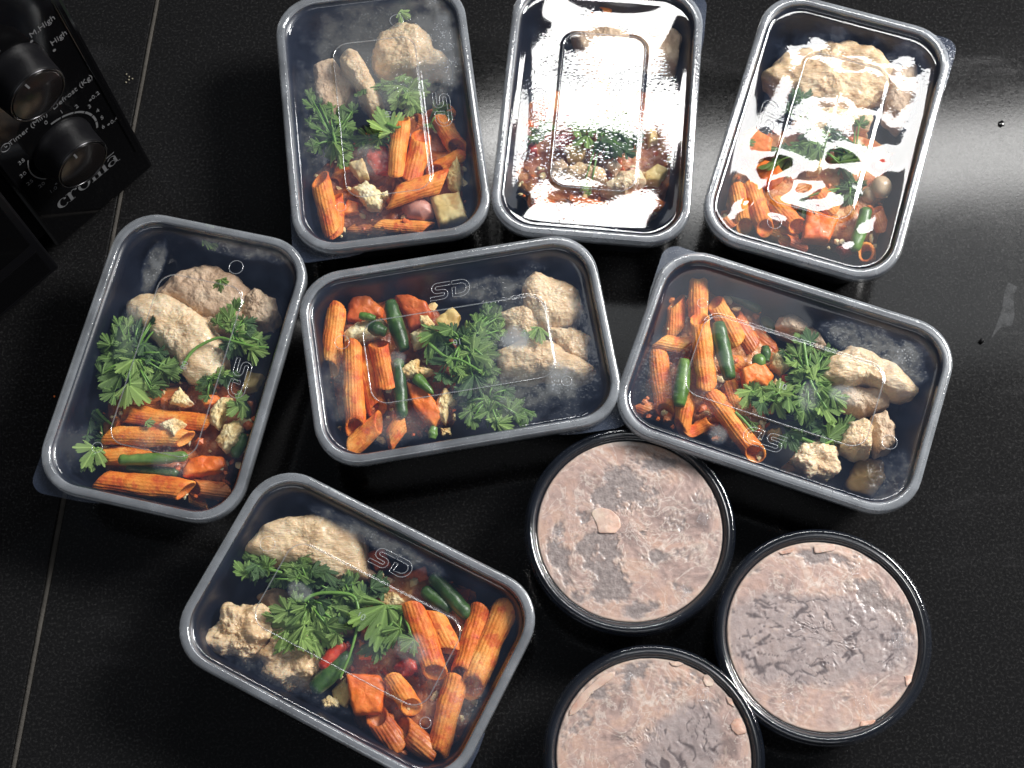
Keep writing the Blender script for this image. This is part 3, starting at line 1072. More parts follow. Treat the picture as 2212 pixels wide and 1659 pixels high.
bean(k, [(480, 1305), (650, 1300), (845, 1284)], .0365, 'bright green bean lying across the penne', 32, 'bean_light')
bean(k, [(520, 1345), (650, 1362), (800, 1375)], .029, 'dark split bean pod tucked below the bright bean', 32)
bean(k, [(1075, 1290), (1110, 1230), (1130, 1165)], .030, 'green bean standing against the long wall', 34)
bean(k, [(1115, 990), (1140, 1040), (1150, 1090)], .026, 'short dark bean between floret and wall', 28)
cauli(k, [(800, 925), (838, 970), (872, 1010), (830, 1027), (745, 1015), (765, 965)], 'triangular cauliflower chip on top of the penne', .039, .009)
cauli(k, [(690, 1125), (765, 1083), (830, 1112), (805, 1142), (775, 1185), (735, 1150)], 'flat cauliflower crumb resting on the second penne', .040, .008)
cauli(k, [(985, 1010), (1025, 975), (1075, 980), (1082, 1015), (1030, 1085), (1000, 1150), (960, 1120), (958, 1050)], 'upper browned cauliflower floret near the long wall', .038, .016)
cauli(k, [(1035, 1112), (1110, 1098), (1135, 1140), (1095, 1230), (1030, 1268), (985, 1205)], 'lower white cauliflower floret near the long wall', .038, .016)
chunk(k, [(1150, 845), (1232, 860), (1195, 935), (1130, 955)], 'yellow potato wedge behind the embossed letters', .030, .012, 'potato_wedge', 'potato', 'potato')
sprig(k, (560, 760), [(500, 590, 130), (625, 555, 90, D_), (668, 560, 90, L_), (470, 705, 175, N_), (355, 815, 165, N_), (650, 740, 130, D_), (560, 850, 170, L_), (440, 890, 165, N_),
                      (585, 960, 190, L_), (740, 860, 150, N_), (425, 975, 100, N_), (690, 800, 110, D_), (690, 920, 110, N_), (500, 640, 120, N_), (610, 650, 110, D_), (510, 800, 120, N_)],
      'largest cilantro clump, covering the chicken edge', .040, mats=ALL3, seed=1)
sprig(k, (1075, 650), [(1030, 545, 110, N_), (1170, 675, 150, L_), (1075, 735, 110, D_), (1235, 665, 80, N_), (1085, 500, 80, N_), (1030, 610, 70, L_), (1160, 610, 90, D_), (1120, 600, 80, N_)],
      'cilantro sprig with a long curving stem over the chicken', .043, [(812, 822), (850, 760), (900, 715), (1000, 672), (1080, 690), (1180, 715), (1262, 722)], ALL3, 2)
sprig(k, (960, 880), [(1000, 850, 110, L_), (925, 925, 110, N_), (1040, 900, 80, D_), (930, 860, 70, D_), (1060, 870, 70, D_)], 'small cilantro tuft below the big chicken piece', .038, None, ALL3, 3)
sprig(k, (1110, 1000), [(1085, 1045, 95, L_), (1125, 985, 60, N_)], 'single cilantro leaf beside the upper floret', .040, None, ALL3, 4)
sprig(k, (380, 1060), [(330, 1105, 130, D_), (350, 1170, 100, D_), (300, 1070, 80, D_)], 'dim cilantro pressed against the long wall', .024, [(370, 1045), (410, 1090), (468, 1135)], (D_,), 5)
sprig(k, (400, 1250), [(335, 1300, 120, L_), (300, 1330, 70, L_)], 'bright cilantro leaf by the near corner', .036, None, ALL3, 6)
sprig(k, (1010, 430), [(1010, 400, 66, L_)], 'tiny cilantro leaf stuck above the rear chicken', .0445, None, ALL3, 7)
sprig(k, (640, 1120), [(647, 1106, 46, L_)], 'tiny cilantro fleck on the second penne', .0405, None, ALL3, 8)
sprig(k, (950, 120), [(960, 150, 80, L_), (975, 190, 60, L_)], 'cilantro leaf trapped under the rim at the far end', .0455, None, ALL3, 9)

# ================================================================== centre box (c5)
k = 'c5'
sauce(k, [(180, 560), (420, 440), (760, 440), (1000, 560), (1080, 760), (1080, 1330), (700, 1430), (330, 1470), (190, 1000)], 'dark sauce pooled under the penne half', .015)
bits(k, [(180, 560), (420, 440), (760, 440), (1000, 560), (1080, 760), (1080, 1330), (700, 1430), (330, 1470), (190, 1000)], 170, .020, .030, 2)
penne(k, (285, 520), (235, 955), .032, .030, 'outermost penne along the short wall', 66, 250)
penne(k, (388, 790), (405, 1370), .036, .033, 'longest penne, second from the short wall', 66, 270)
penne(k, (560, 760), (620, 1065), .037, .037, 'thick broken penne lying over another one', 66, 100)
penne(k, (455, 830), (560, 1240), .029, .029, 'penne partly under the broken one', 62, 300)
penne(k, (575, 1285), (368, 1478), .034, .030, 'slanting penne at the near corner', 62, 160)
penne(k, (735, 1285), (625, 1435), .031, .030, 'short penne beside the slanting one', 58, 200)
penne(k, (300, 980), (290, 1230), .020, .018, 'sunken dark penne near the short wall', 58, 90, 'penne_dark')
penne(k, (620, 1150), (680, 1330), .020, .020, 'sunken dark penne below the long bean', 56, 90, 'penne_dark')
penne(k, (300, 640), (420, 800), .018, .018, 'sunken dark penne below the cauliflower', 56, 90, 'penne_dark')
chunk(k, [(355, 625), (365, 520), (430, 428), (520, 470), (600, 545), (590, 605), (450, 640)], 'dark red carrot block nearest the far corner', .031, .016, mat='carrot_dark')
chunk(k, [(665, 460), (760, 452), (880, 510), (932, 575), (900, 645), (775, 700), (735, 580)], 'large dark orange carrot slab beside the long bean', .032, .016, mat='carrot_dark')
chunk(k, [(742, 1035), (850, 1075), (925, 1130), (988, 1250), (935, 1325), (870, 1290), (795, 1190)], 'vivid orange carrot wedge near the long wall', .036, .014, tilt=(0, .1))
bean(k, [(640, 490), (680, 640), (735, 812)], .039, 'upper thick green bean pod', 56, 'bean', cut=True)
bean(k, [(690, 870), (705, 1060), (720, 1275)], .037, 'lower thick green bean pod', 48, 'bean')
bean(k, [(500, 655), (545, 670), (612, 692)], .041, 'stubby dark chilli ring', 50, 'bean', cut=True, name='chilli_slice', cat='chilli')
bean(k, [(435, 580), (480, 590), (540, 605)], .037, 'little cut bean stub by the carrot block', 30, 'bean_light', cut=True)
bean(k, [(805, 985), (860, 1040), (930, 1110)], .039, 'pointed green bean tip over the vivid carrot', 50, 'bean_light', (1, .45))
bean(k, [(935, 1330), (925, 1375), (920, 1410)], .032, 'bean stub at the near wall', 36, 'bean_light', cut=True)
cauli(k, [(320, 700), (420, 625), (590, 598), (655, 672), (545, 742), (440, 780), (340, 790)], 'flat pale cauliflower slice under the chilli', .034, .012)
cauli(k, [(838, 592), (895, 582), (942, 638), (905, 685), (845, 645)], 'small rounded cauliflower nub on the carrot slab', .041, .011)
cauli(k, [(768, 715), (850, 658), (1010, 700), (1045, 770), (950, 785), (870, 765), (795, 805)], 'cauliflower floret behind the dark cilantro leaf', .037, .014)
cauli(k, [(698, 955), (785, 880), (842, 870), (835, 930), (945, 950), (870, 985), (745, 995)], 'spiced cauliflower crumb between two beans', .041, .011)
cauli(k, [(950, 1150), (1005, 1065), (1095, 1150), (1040, 1200), (1010, 1310), (940, 1260)], 'white cauliflower piece beside the vivid carrot', .035, .014)
cauli(k, [(968, 1340), (1045, 1330), (1055, 1385), (985, 1398)], 'cauliflower scrap at the near wall', .028, .010)
chunk(k, [(945, 610), (1060, 530), (1115, 590), (1065, 690), (975, 705)], 'yellow potato slice above the cilantro', .034, .008, 'potato_slice', 'potato', 'potato', tilt=(0, .1))
chicken(k, [(1540, 410), (1620, 325), (1760, 340), (1880, 420), (1912, 530), (1850, 645), (1740, 665), (1620, 625), (1555, 520)], 'rear chicken lump in the far corner', .041, .026)
chicken(k, [(1370, 590), (1450, 560), (1560, 540), (1680, 650), (1570, 750), (1440, 690)], 'chicken shred with browned edge beside the cilantro', .036, .022)
chicken(k, [(1710, 690), (1850, 678), (1985, 740), (1955, 885), (1860, 895), (1760, 820)], 'chicken block against the short wall', .040, .025)
chicken(k, [(1380, 830), (1560, 745), (1720, 785), (1840, 860), (1995, 950), (1910, 1000), (1700, 975), (1540, 990), (1400, 960)], 'long chicken strip across the near side', .041, .026)
sprig(k, (1120, 760), [(930, 790, 260, N_), (975, 880, 190, D_), (1200, 640, 200, L_), (1270, 560, 160, N_), (1160, 900, 210, L_), (1060, 930, 150, N_), (1260, 810, 190, L_), (1290, 900, 170, N_),
                       (1150, 1040, 200, D_), (1390, 650, 120, L_), (1060, 680, 130, D_), (1230, 720, 180, N_), (1330, 720, 150, N_), (1310, 990, 150, N_), (1020, 1010, 140, D_), (1330, 560, 110, N_)],
      'main cilantro bunch across the middle', .040, [(900, 770), (1010, 860), (1110, 880), (1250, 960)], ALL3, 21)
sprig(k, (1300, 1130), [(1240, 1200, 170, N_), (1360, 1260, 170, L_), (1150, 1180, 150, D_), (1480, 1190, 150, N_), (1330, 1120, 150, D_), (1550, 1260, 110, N_), (1180, 1270, 130, N_), (1440, 1110, 120, D_), (1100, 1120, 120, D_)],
      'second cilantro bunch along the near wall', .034, None, ALL3, 22)
sprig(k, (1600, 690), [(1655, 712, 110, L_), (1560, 700, 60, N_)], 'small cilantro leaf on the chicken', .0425, None, ALL3, 23)

# ================================================================== box overhanging the round tub (c6)
k = 'c6'
sauce(k, [(250, 560), (330, 330), (600, 250), (880, 380), (1010, 640), (950, 1000), (900, 1270), (560, 1150), (210, 1040), (180, 800)], 'dark sauce pooled under the penne half', .015)
bits(k, [(250, 560), (330, 330), (600, 250), (880, 380), (1010, 640), (950, 1000), (900, 1270), (560, 1150), (210, 1040), (180, 800)], 170, .020, .030, 3)
penne(k, (522, 170), (530, 440), .034, .030, 'upright-looking penne at the far corner with open end', 55, 90)
penne(k, (395, 335), (392, 540), .028, .026, 'short penne against the short wall', 54, 30, 'penne')
penne(k, (530, 430), (582, 855), .039, .038, 'longest bright penne beside the dark bean', 60, 80)
penne(k, (290, 575), (470, 605), .034, .032, 'penne showing its open mouth to the wall', 52, 180)
penne(k, (288, 640), (335, 1010), .030, .028, 'hazy penne along the short wall', 58, 250)
penne(k, (625, 340), (760, 590), .031, .031, 'leaning penne above the dark bean', 55, 60)
penne(k, (725, 430), (850, 620), .026, .026, 'rough reddish penne behind the pea', 58, 60, 'penne_dark')
penne(k, (690, 790), (750, 975), .026, .026, 'penne end under the carrot chunk', 50, 20)
penne(k, (610, 905), (875, 1262), .036, .032, 'long penne slanting to the near wall', 58, 250)
penne(k, (465, 890), (420, 1112), .030, .029, 'broad short penne at the near wall', 54, 200)
penne(k, (470, 1120), (620, 1045), .030, .030, 'thin curled penne ring at the near wall', 36, 280, bend=-.8)
penne(k, (160, 965), (250, 1000), .024, .024, 'small curled penne in the near corner', 46, 180, 'penne_dark')
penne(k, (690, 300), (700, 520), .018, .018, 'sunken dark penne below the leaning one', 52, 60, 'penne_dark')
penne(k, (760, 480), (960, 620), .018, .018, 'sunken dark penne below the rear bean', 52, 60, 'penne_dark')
penne(k, (680, 660), (800, 760), .022, .022, 'crumb-coated penne between bean and carrot', 56, 60)
bean(k, [(648, 470), (675, 630), (715, 800)], .040, 'dark glossy cut bean on top of the penne', 50, 'bean', cut=True)
bean(k, [(445, 690), (430, 830), (412, 960)], .037, 'green bean beside the hazy penne', 48, 'bean_light', cut=True)
bean(k, [(690, 295), (790, 330), (900, 400)], .024, 'rear hazy bean by the long wall', 42, 'bean')
bean(k, [(900, 440), (950, 480), (990, 510)], .020, 'sunken bean near the rear chicken', 36, 'bean')
bean(k, [(925, 610), (928, 650), (932, 700)], .037, 'short bean stub above the pea', 32, 'bean', cut=True)
ball(k, 890, 692, 44, 'round green pea next to the bean stub', .041)
chunk(k, [(778, 760), (890, 700), (978, 790), (940, 852), (850, 832), (800, 865)], 'bright orange carrot chunk beside the pea', .039, .013)
cauli(k, [(1000, 640), (1060, 618), (1112, 690), (1062, 735), (1022, 782), (950, 725), (960, 668)], 'crumbly cauliflower piece beside the cilantro', .037, .014)
cauli(k, [(940, 860), (985, 800), (1020, 830), (985, 895)], 'thin pale cauliflower chip under the cilantro', .036, .006)
cauli(k, [(820, 1060), (930, 1060), (930, 1130), (860, 1140)], 'sunken cauliflower piece beside the slanting penne', .026, .012)
cauli(k, [(930, 1110), (1010, 1090), (1030, 1150), (960, 1170)], 'sunken cauliflower lump behind the embossed letters', .024, .012)
chunk(k, [(1020, 780), (1080, 770), (1090, 840), (1030, 850)], 'dark red tomato scrap beside the cilantro', .034, .008, 'tomato_piece', 'tomato', 'tomato', .6)
chicken(k, [(1000, 440), (1080, 430), (1180, 470), (1250, 540), (1290, 610), (1230, 630), (1150, 580), (1060, 530), (1005, 500)], 'brownish chicken strip behind the cilantro', .034, .022, 'chicken_dull', .003)
chicken(k, [(1260, 795), (1290, 690), (1400, 650), (1420, 615), (1550, 650), (1700, 740), (1812, 855), (1780, 885), (1650, 875), (1530, 825), (1400, 840), (1300, 825)], 'large pale chicken slice under the ridge', .042, .026)
chicken(k, [(1330, 860), (1450, 850), (1640, 880), (1650, 960), (1500, 1000), (1380, 960)], 'greyish chicken underside below the large slice', .030, .018, 'chicken_dull', .002)
chicken(k, [(1365, 1150), (1415, 1060), (1500, 1045), (1555, 1100), (1552, 1235), (1470, 1245), (1370, 1210)], 'small upright chicken nugget', .041, .026)
chicken(k, [(1545, 1020), (1640, 985), (1702, 1080), (1692, 1195), (1600, 1235), (1545, 1130)], 'grey chicken lump beside the nugget', .035, .022, 'chicken_dull', .003)
chicken(k, [(1050, 1290), (1130, 1200), (1220, 1188), (1360, 1240), (1375, 1325), (1280, 1385), (1180, 1395), (1070, 1340)], 'craggy chicken piece at the near wall', .039, .024, 'chicken', .005)
chunk(k, [(1385, 1440), (1480, 1265), (1625, 1290), (1635, 1405), (1560, 1515), (1440, 1485)], 'pool of brown jellied broth in the near corner', .016, .012, 'broth_pool', 'broth', 'broth', .5, group=None, soft=2)
sprig(k, (1180, 800), [(1180, 545, 110, D_), (1130, 615, 140, N_), (1230, 690, 150, N_), (1120, 745, 150, L_), (1260, 830, 150, L_), (1200, 920, 240, N_), (1300, 1020, 190, L_), (1160, 990, 180, N_),
                       (1230, 770, 110, L_), (1060, 660, 90, D_), (1280, 620, 110, N_), (1090, 830, 110, N_), (1290, 930, 150, N_)], 'main cilantro bunch down the middle', .041, [(1150, 560), (1170, 700), (1200, 830), (1290, 980)], ALL3, 31)
sprig(k, (930, 930), [(820, 925, 150, L_), (920, 855, 130, L_), (1050, 950, 170, L_), (860, 880, 110, N_), (960, 900, 110, N_), (900, 980, 110, D_)], 'bright cilantro sprig beside the carrot chunk', .040, None, ALL3, 32)
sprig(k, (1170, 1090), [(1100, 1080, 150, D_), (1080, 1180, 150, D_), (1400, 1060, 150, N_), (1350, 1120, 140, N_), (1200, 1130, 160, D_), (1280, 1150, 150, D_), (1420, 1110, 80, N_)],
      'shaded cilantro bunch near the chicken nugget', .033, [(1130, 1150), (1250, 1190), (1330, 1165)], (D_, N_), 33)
sprig(k, (770, 1010), [(830, 1090, 70, N_)], 'loose cilantro stem beside the slanting penne', .036, [(745, 1000), (790, 1040), (855, 1115)], ALL3, 34)

# ================================================================== box nearest the viewer (c7)
k = 'c7'
sauce(k, [(900, 1180), (1050, 820), (1100, 620), (1400, 580), (1800, 780), (1760, 1120), (1600, 1560), (1300, 1600), (1000, 1420)], 'dark sauce pooled under the penne half', .015)
bits(k, [(900, 1180), (1050, 820), (1100, 620), (1400, 580), (1800, 780), (1760, 1120), (1600, 1560), (1300, 1600), (1000, 1420)], 170, .020, .030, 4)
chicken(k, [(448, 480), (540, 370), (680, 315), (800, 308), (930, 340), (1030, 400), (1052, 490), (1045, 600), (900, 630), (760, 560), (600, 545), (500, 520)], 'largest smooth chicken breast along the far wall', .041, .024, 'chicken', .0016)
chicken(k, [(198, 965), (250, 860), (340, 790), (440, 775), (545, 788), (585, 840), (560, 950), (490, 1050), (400, 1075), (280, 1045)], 'craggy folded chicken piece in the corner', .040, .024, 'chicken', .0062)
chicken(k, [(488, 1050), (560, 900), (680, 830), (800, 900), (865, 1050), (845, 1145), (740, 1205), (620, 1215), (520, 1160)], 'torn chicken chunk under the big cilantro leaf', .039, .024, 'chicken', .005)
chicken(k, [(500, 730), (600, 690), (760, 740), (900, 760), (990, 910), (900, 930), (700, 830), (540, 780)], 'flat chicken shred hidden under the cilantro', .027, .018, 'chicken_dull', .003)
chicken(k, [(1040, 560), (1110, 580), (1240, 640), (1200, 690), (1090, 640)], 'small chicken crumb behind the raised ridge', .027, .018, 'chicken_dull', .003)
penne(k, (1330, 780), (1455, 1155), .039, .036, 'thick penne beside the round fog spot', 60, 250)
penne(k, (1430, 815), (1545, 1035), .034, .033, 'penne just inside the ridge corner', 58, 200)
penne(k, (1700, 800), (1592, 1175), .033, .034, 'left one of the two parallel penne by the wall', 60, 250)
penne(k, (1835, 785), (1640, 1245), .034, .035, 'right one of the two parallel penne, open end forward', 64, 270)
penne(k, (1575, 1180), (1452, 1625), .031, .028, 'longest penne reaching the near corner', 60, 250)
penne(k, (1225, 1180), (1325, 1335), .035, .033, 'pointed penne beside the carrot cube', 52, 260)
penne(k, (1130, 1370), (1235, 1530), .029, .027, 'penne showing its open mouth at the near wall', 60, 90, 'penne_dark')
penne(k, (1270, 1440), (1430, 1575), .028, .026, 'penne lying in the near corner', 58, 60, 'penne_dark')
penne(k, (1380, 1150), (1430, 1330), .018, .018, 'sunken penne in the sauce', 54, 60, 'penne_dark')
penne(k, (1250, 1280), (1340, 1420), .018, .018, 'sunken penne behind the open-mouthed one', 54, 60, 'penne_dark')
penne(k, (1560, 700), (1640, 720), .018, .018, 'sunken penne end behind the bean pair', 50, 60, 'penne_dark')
chunk(k, [(972, 1150), (1150, 1158), (1185, 1215), (1162, 1362), (1012, 1375), (990, 1290)], 'biggest carrot cube, bright orange with a shaded face', .036, .018, e=.28)
chunk(k, [(1228, 1110), (1290, 1048), (1352, 1080), (1362, 1132), (1262, 1172)], 'red tomato chunk beside the thick penne', .037, .012, 'tomato_piece', 'tomato', 'tomato', .6)
chunk(k, [(1038, 958), (1110, 1010), (1105, 1062), (1040, 1072)], 'small orange carrot dice beside the bean', .034, .010)
chunk(k, [(1220, 900), (1268, 890), (1275, 960), (1235, 960)], 'carrot corner peeking from under the broad leaf', .034, .010)
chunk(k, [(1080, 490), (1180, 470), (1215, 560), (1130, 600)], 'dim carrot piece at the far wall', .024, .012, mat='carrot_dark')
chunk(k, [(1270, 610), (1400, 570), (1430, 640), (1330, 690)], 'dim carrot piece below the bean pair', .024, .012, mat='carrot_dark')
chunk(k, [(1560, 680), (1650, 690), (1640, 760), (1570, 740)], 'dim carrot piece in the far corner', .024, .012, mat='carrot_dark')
chunk(k, [(1030, 800), (1120, 760), (1180, 800), (1130, 860), (1040, 870)], 'tomato piece between cilantro and penne', .030, .010, 'tomato_piece', 'tomato', 'tomato', .6)
chunk(k, [(930, 1010), (980, 970), (1000, 1000), (960, 1040)], 'tiny red tomato bit by the stem', .034, .008, 'tomato_piece', 'tomato', 'tomato', .6)
bean(k, [(1385, 680), (1450, 740), (1540, 810)], .031, 'shorter bean of the pair at the far wall', 40, 'bean')
bean(k, [(1430, 605), (1530, 720), (1645, 845)], .033, 'longer bean of the pair at the far wall', 44, 'bean')
bean(k, [(785, 1245), (880, 1150), (1000, 1035)], .034, 'dark bean lying beside the torn chicken', 50, 'bean')
bean(k, [(835, 1125), (890, 1050), (965, 985)], .036, 'dark red kidney bean above the dark bean', 36, 'tomato', name='kidney_bean', cat='kidney bean')
cauli(k, [(828, 1290), (880, 1263), (942, 1290), (932, 1332), (850, 1338)], 'cauliflower crumb alone by the near wall', .030, .010)
chunk(k, [(895, 1240), (965, 1165), (1005, 1260), (965, 1335), (905, 1290)], 'browned potato piece beside the carrot cube', .028, .012, 'potato_wedge', 'potato', 'potato')
cauli(k, [(1140, 720), (1230, 700), (1290, 760), (1220, 800), (1150, 780)], 'dull cauliflower bit beyond the ridge', .028, .012)
sprig(k, (520, 580), [(455, 530, 150, N_), (400, 575, 110, N_), (530, 530, 100, N_), (480, 600, 100, D_)], 'feathery cilantro sprig below the smooth chicken', .039, [(550, 580), (620, 600)], ALL3, 41)
sprig(k, (760, 650), [(650, 565, 110, L_), (770, 570, 190, N_), (640, 640, 110, N_), (890, 625, 150, D_), (740, 640, 130, D_), (830, 580, 120, D_), (590, 640, 100, D_), (700, 590, 110, N_)],
      'dark cilantro bunch in front of the smooth chicken', .038, None, ALL3, 42)
sprig(k, (760, 750), [(640, 850, 250, L_), (770, 900, 200, L_), (860, 930, 220, L_), (690, 780, 150, N_), (900, 850, 170, L_), (800, 960, 150, L_), (600, 800, 120, L_), (910, 900, 120, L_), (820, 800, 130, D_)],
      'big bright cilantro spray on the torn chicken', .042, [(740, 755), (780, 725), (860, 708), (1000, 722), (1035, 800), (1032, 880), (990, 1040), (935, 1172)], (L_, N_), 43)
sprig(k, (1000, 740), [(1010, 690, 160, N_), (960, 790, 140, N_), (950, 690, 120, D_), (1050, 760, 120, N_), (990, 850, 120, D_)], 'cilantro tuft at the bend of the long stem', .040, None, ALL3, 44)
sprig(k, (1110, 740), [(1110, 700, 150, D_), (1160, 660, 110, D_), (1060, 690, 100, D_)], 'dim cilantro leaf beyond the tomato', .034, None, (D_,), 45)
sprig(k, (1270, 810), [(1160, 900, 290, N_), (1230, 960, 150, N_), (1110, 850, 120, L_)], 'broad flat cilantro leaf over the carrots', .041, None, ALL3, 46)

# ================================================================== back box beside the microwave (c1)
k = 'c1'
sauce(k, [(240, 1150), (420, 1000), (560, 880), (900, 740), (1160, 760), (1230, 1000), (1240, 1420), (800, 1500), (420, 1540), (280, 1450)], 'dark sauce pooled under the penne half', .017)
bits(k, [(240, 1150), (420, 1000), (560, 880), (900, 740), (1160, 760), (1230, 1000), (1240, 1420), (800, 1500), (420, 1540), (280, 1450)], 170, .020, .030, 5)
chicken(k, [(438, 410), (480, 358), (545, 372), (590, 440), (640, 530), (688, 640), (682, 705), (620, 725), (590, 660), (540, 600), (500, 510), (450, 455)], 'narrow pale chicken strip lit in the middle', .042, .026)
chicken(k, [(640, 340), (700, 220), (800, 172), (920, 190), (1000, 250), (1040, 340), (1110, 380), (1120, 430), (1020, 450), (900, 460), (760, 450), (670, 420)], 'large haze-blurred chicken mound at the far end', .040, .025, 'chicken', .003)
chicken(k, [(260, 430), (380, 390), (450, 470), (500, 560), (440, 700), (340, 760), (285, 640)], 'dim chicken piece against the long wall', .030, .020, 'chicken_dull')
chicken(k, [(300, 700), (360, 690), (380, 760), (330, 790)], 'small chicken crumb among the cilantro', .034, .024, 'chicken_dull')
penne(k, (825, 750), (790, 1140), .038, .036, 'upper penne touching the single cilantro leaf', 62, 90)
penne(k, (955, 870), (885, 1150), .036, .035, 'ridged penne beside the upper one', 72, 100)
penne(k, (745, 1290), (1110, 1165), .037, .034, 'penne lying across below the ridged one', 68, 160)
penne(k, (295, 1145), (375, 1500), .036, .033, 'outer penne standing at the near corner', 66, 60)
penne(k, (400, 1265), (392, 1535), .032, .030, 'inner penne next to the corner one', 52, 60)
penne(k, (660, 1450), (1010, 1482), .027, .026, 'long flat penne along the near wall', 46, 180)
penne(k, (1075, 790), (1190, 960), .030, .030, 'penne with dark open mouth near the long wall', 62, 240)
penne(k, (430, 1470), (690, 1490), .020, .020, 'sunken brown penne along the near wall', 46, 60, 'penne_dark')
penne(k, (1010, 760), (1140, 730), .026, .026, 'short penne at the far edge of the pasta', 52, 60)
penne(k, (1030, 1110), (1190, 1010), .032, .032, 'short penne beside the brown floret', 52, 60)
penne(k, (380, 1190), (480, 1080), .024, .026, 'dark penne half under the potato dice', 48, 60, 'penne_dark')
penne(k, (700, 1170), (760, 1260), .020, .020, 'sunken penne behind the cauliflower', 50, 60, 'penne_dark')
penne(k, (900, 780), (980, 830), .024, .024, 'sunken penne behind the ridged one', 50, 60, 'penne_dark')
chunk(k, [(595, 960), (720, 925), (765, 1030), (745, 1130), (660, 1125), (590, 1030)], 'soft red tomato beside the upper penne', .036, .014, 'tomato_piece', 'tomato', 'tomato', .6, amp=.001)
chunk(k, [(478, 1065), (575, 1038), (612, 1140), (548, 1158)], 'small pale potato dice', .038, .011, 'potato_dice', 'cauli', 'potato')
cauli(k, [(485, 1220), (530, 1210), (590, 1163), (645, 1200), (722, 1270), (685, 1355), (600, 1345), (545, 1275)], 'cauliflower floret with browned tip', .039, .014)
cauli(k, [(690, 1240), (735, 1232), (740, 1275), (700, 1285)], 'tiny cauliflower crumb touching the floret', .039, .006)
chunk(k, [(435, 1365), (480, 1302), (545, 1320), (555, 1382), (450, 1400)], 'small orange carrot dice below the floret', .031, .011)
chunk(k, [(818, 1342), (880, 1290), (960, 1278), (1032, 1330), (1034, 1392), (960, 1422), (860, 1408)], 'smooth pink oval bean near the potato', .034, .016, 'pink_bean', 'sausage', 'bean', .9, .0002, (0, 0))
chunk(k, [(1000, 1268), (1200, 1262), (1258, 1440), (1070, 1475)], 'large roasted potato block in the near corner', .036, .018, 'potato_wedge', 'potato', 'potato')
cauli(k, [(1105, 1140), (1190, 1005), (1220, 1150), (1195, 1255), (1120, 1215)], 'brown-edged floret against the long wall', .036, .014, 'potato')
sprig(k, (390, 900), [(360, 980, 180, L_), (460, 1000, 150, L_), (300, 880, 150, N_), (440, 880, 150, N_), (270, 960, 110, N_), (300, 780, 130, N_), (250, 650, 130, N_), (440, 740, 150, N_), (340, 690, 110, N_), (500, 900, 120, N_), (280, 720, 110, D_)],
      'cilantro clump along the long wall', .040, [(380, 860), (395, 920), (415, 1000)], ALL3, 51)
sprig(k, (800, 540), [(730, 520, 150, N_), (800, 610, 180, L_), (920, 610, 190, L_), (690, 560, 120, N_), (850, 520, 120, N_), (880, 660, 120, L_), (960, 560, 110, N_), (560, 600, 80, N_)],
      'cilantro bunch between the chicken and the penne', .040, None, ALL3, 52)
sprig(k, (790, 820), [(715, 785, 180, L_)], 'single three-lobed cilantro leaf over the upper penne', .044, [(730, 800), (790, 825), (818, 818)], ALL3, 53)
sprig(k, (690, 880), [(620, 850, 120, N_), (640, 920, 110, L_), (735, 915, 110, N_), (560, 900, 120, N_)], 'cilantro below the single leaf', .039, None, ALL3, 54)
sprig(k, (845, 100), [(845, 92, 84, L_)], 'lone cilantro leaf stuck to the lid at the far end', .0455, None, ALL3, 55)
sprig(k, (1080, 730), [(1090, 750, 150, N_), (1030, 830, 90, N_)], 'hazy cilantro leaf behind the embossed letters', .037, None, ALL3, 56)

# ================================================================== white-glare box (c2)
k = 'c2'
sauce(k, [(190, 700), (430, 600), (1100, 600), (1260, 760), (1240, 1200), (1100, 1420), (300, 1400), (130, 1150)], 'dark sauce seen below the cilantro', .016)
bits(k, [(190, 700), (430, 600), (1100, 600), (1260, 760), (1240, 1200), (1100, 1420), (300, 1400), (130, 1150)], 170, .020, .030, 6)
chicken(k, [(500, 1130), (600, 1085), (745, 1125), (775, 1190), (650, 1230), (530, 1190)], 'speckled chicken piece at the near end of the ridge', .041, .026)
chicken(k, [(735, 1235), (860, 1145), (990, 1125), (1015, 1200), (900, 1290), (780, 1265)], 'second speckled chicken piece beside the first', .041, .026)
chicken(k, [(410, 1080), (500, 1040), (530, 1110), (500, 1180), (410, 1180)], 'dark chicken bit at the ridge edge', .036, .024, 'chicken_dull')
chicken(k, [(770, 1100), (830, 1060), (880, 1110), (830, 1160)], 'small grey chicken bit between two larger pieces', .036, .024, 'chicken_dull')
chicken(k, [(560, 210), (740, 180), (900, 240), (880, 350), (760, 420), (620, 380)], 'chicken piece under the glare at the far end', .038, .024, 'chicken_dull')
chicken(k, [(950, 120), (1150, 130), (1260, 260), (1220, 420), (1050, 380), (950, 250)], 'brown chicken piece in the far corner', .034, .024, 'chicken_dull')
chunk(k, [(1020, 1140), (1110, 1080), (1180, 1120), (1120, 1190), (1030, 1190)], 'yellow potato dice near the long wall', .034, .012, 'potato_dice', 'potato', 'potato')
cauli(k, [(500, 960), (590, 930), (650, 1000), (620, 1050), (520, 1040)], 'yellowish floret below the cilantro', .038, .014, 'potato')
cauli(k, [(1030, 850), (1100, 830), (1120, 920), (1050, 950)], 'pale floret near the long wall', .034, .014)
chunk(k, [(440, 910), (540, 860), (600, 890), (560, 950), (460, 960)], 'red tomato piece left of the white spot', .038, .012, 'tomato_piece', 'tomato', 'tomato', .6)
chunk(k, [(460, 720), (530, 710), (550, 770), (480, 790)], 'red tomato piece by the upper leaf', .036, .012, 'tomato_piece', 'tomato', 'tomato', .6)
chunk(k, [(260, 960), (320, 950), (330, 1010), (270, 1020)], 'tomato scrap by the long wall', .034, .012, 'tomato_piece', 'tomato', 'tomato', .6)
penne(k, (700, 90), (830, 20), .034, .034, 'orange penne seen through the far swirl', 54, 60)
penne(k, (520, 1340), (760, 1370), .026, .026, 'penne under the near glare', 54, 60, 'penne_dark')
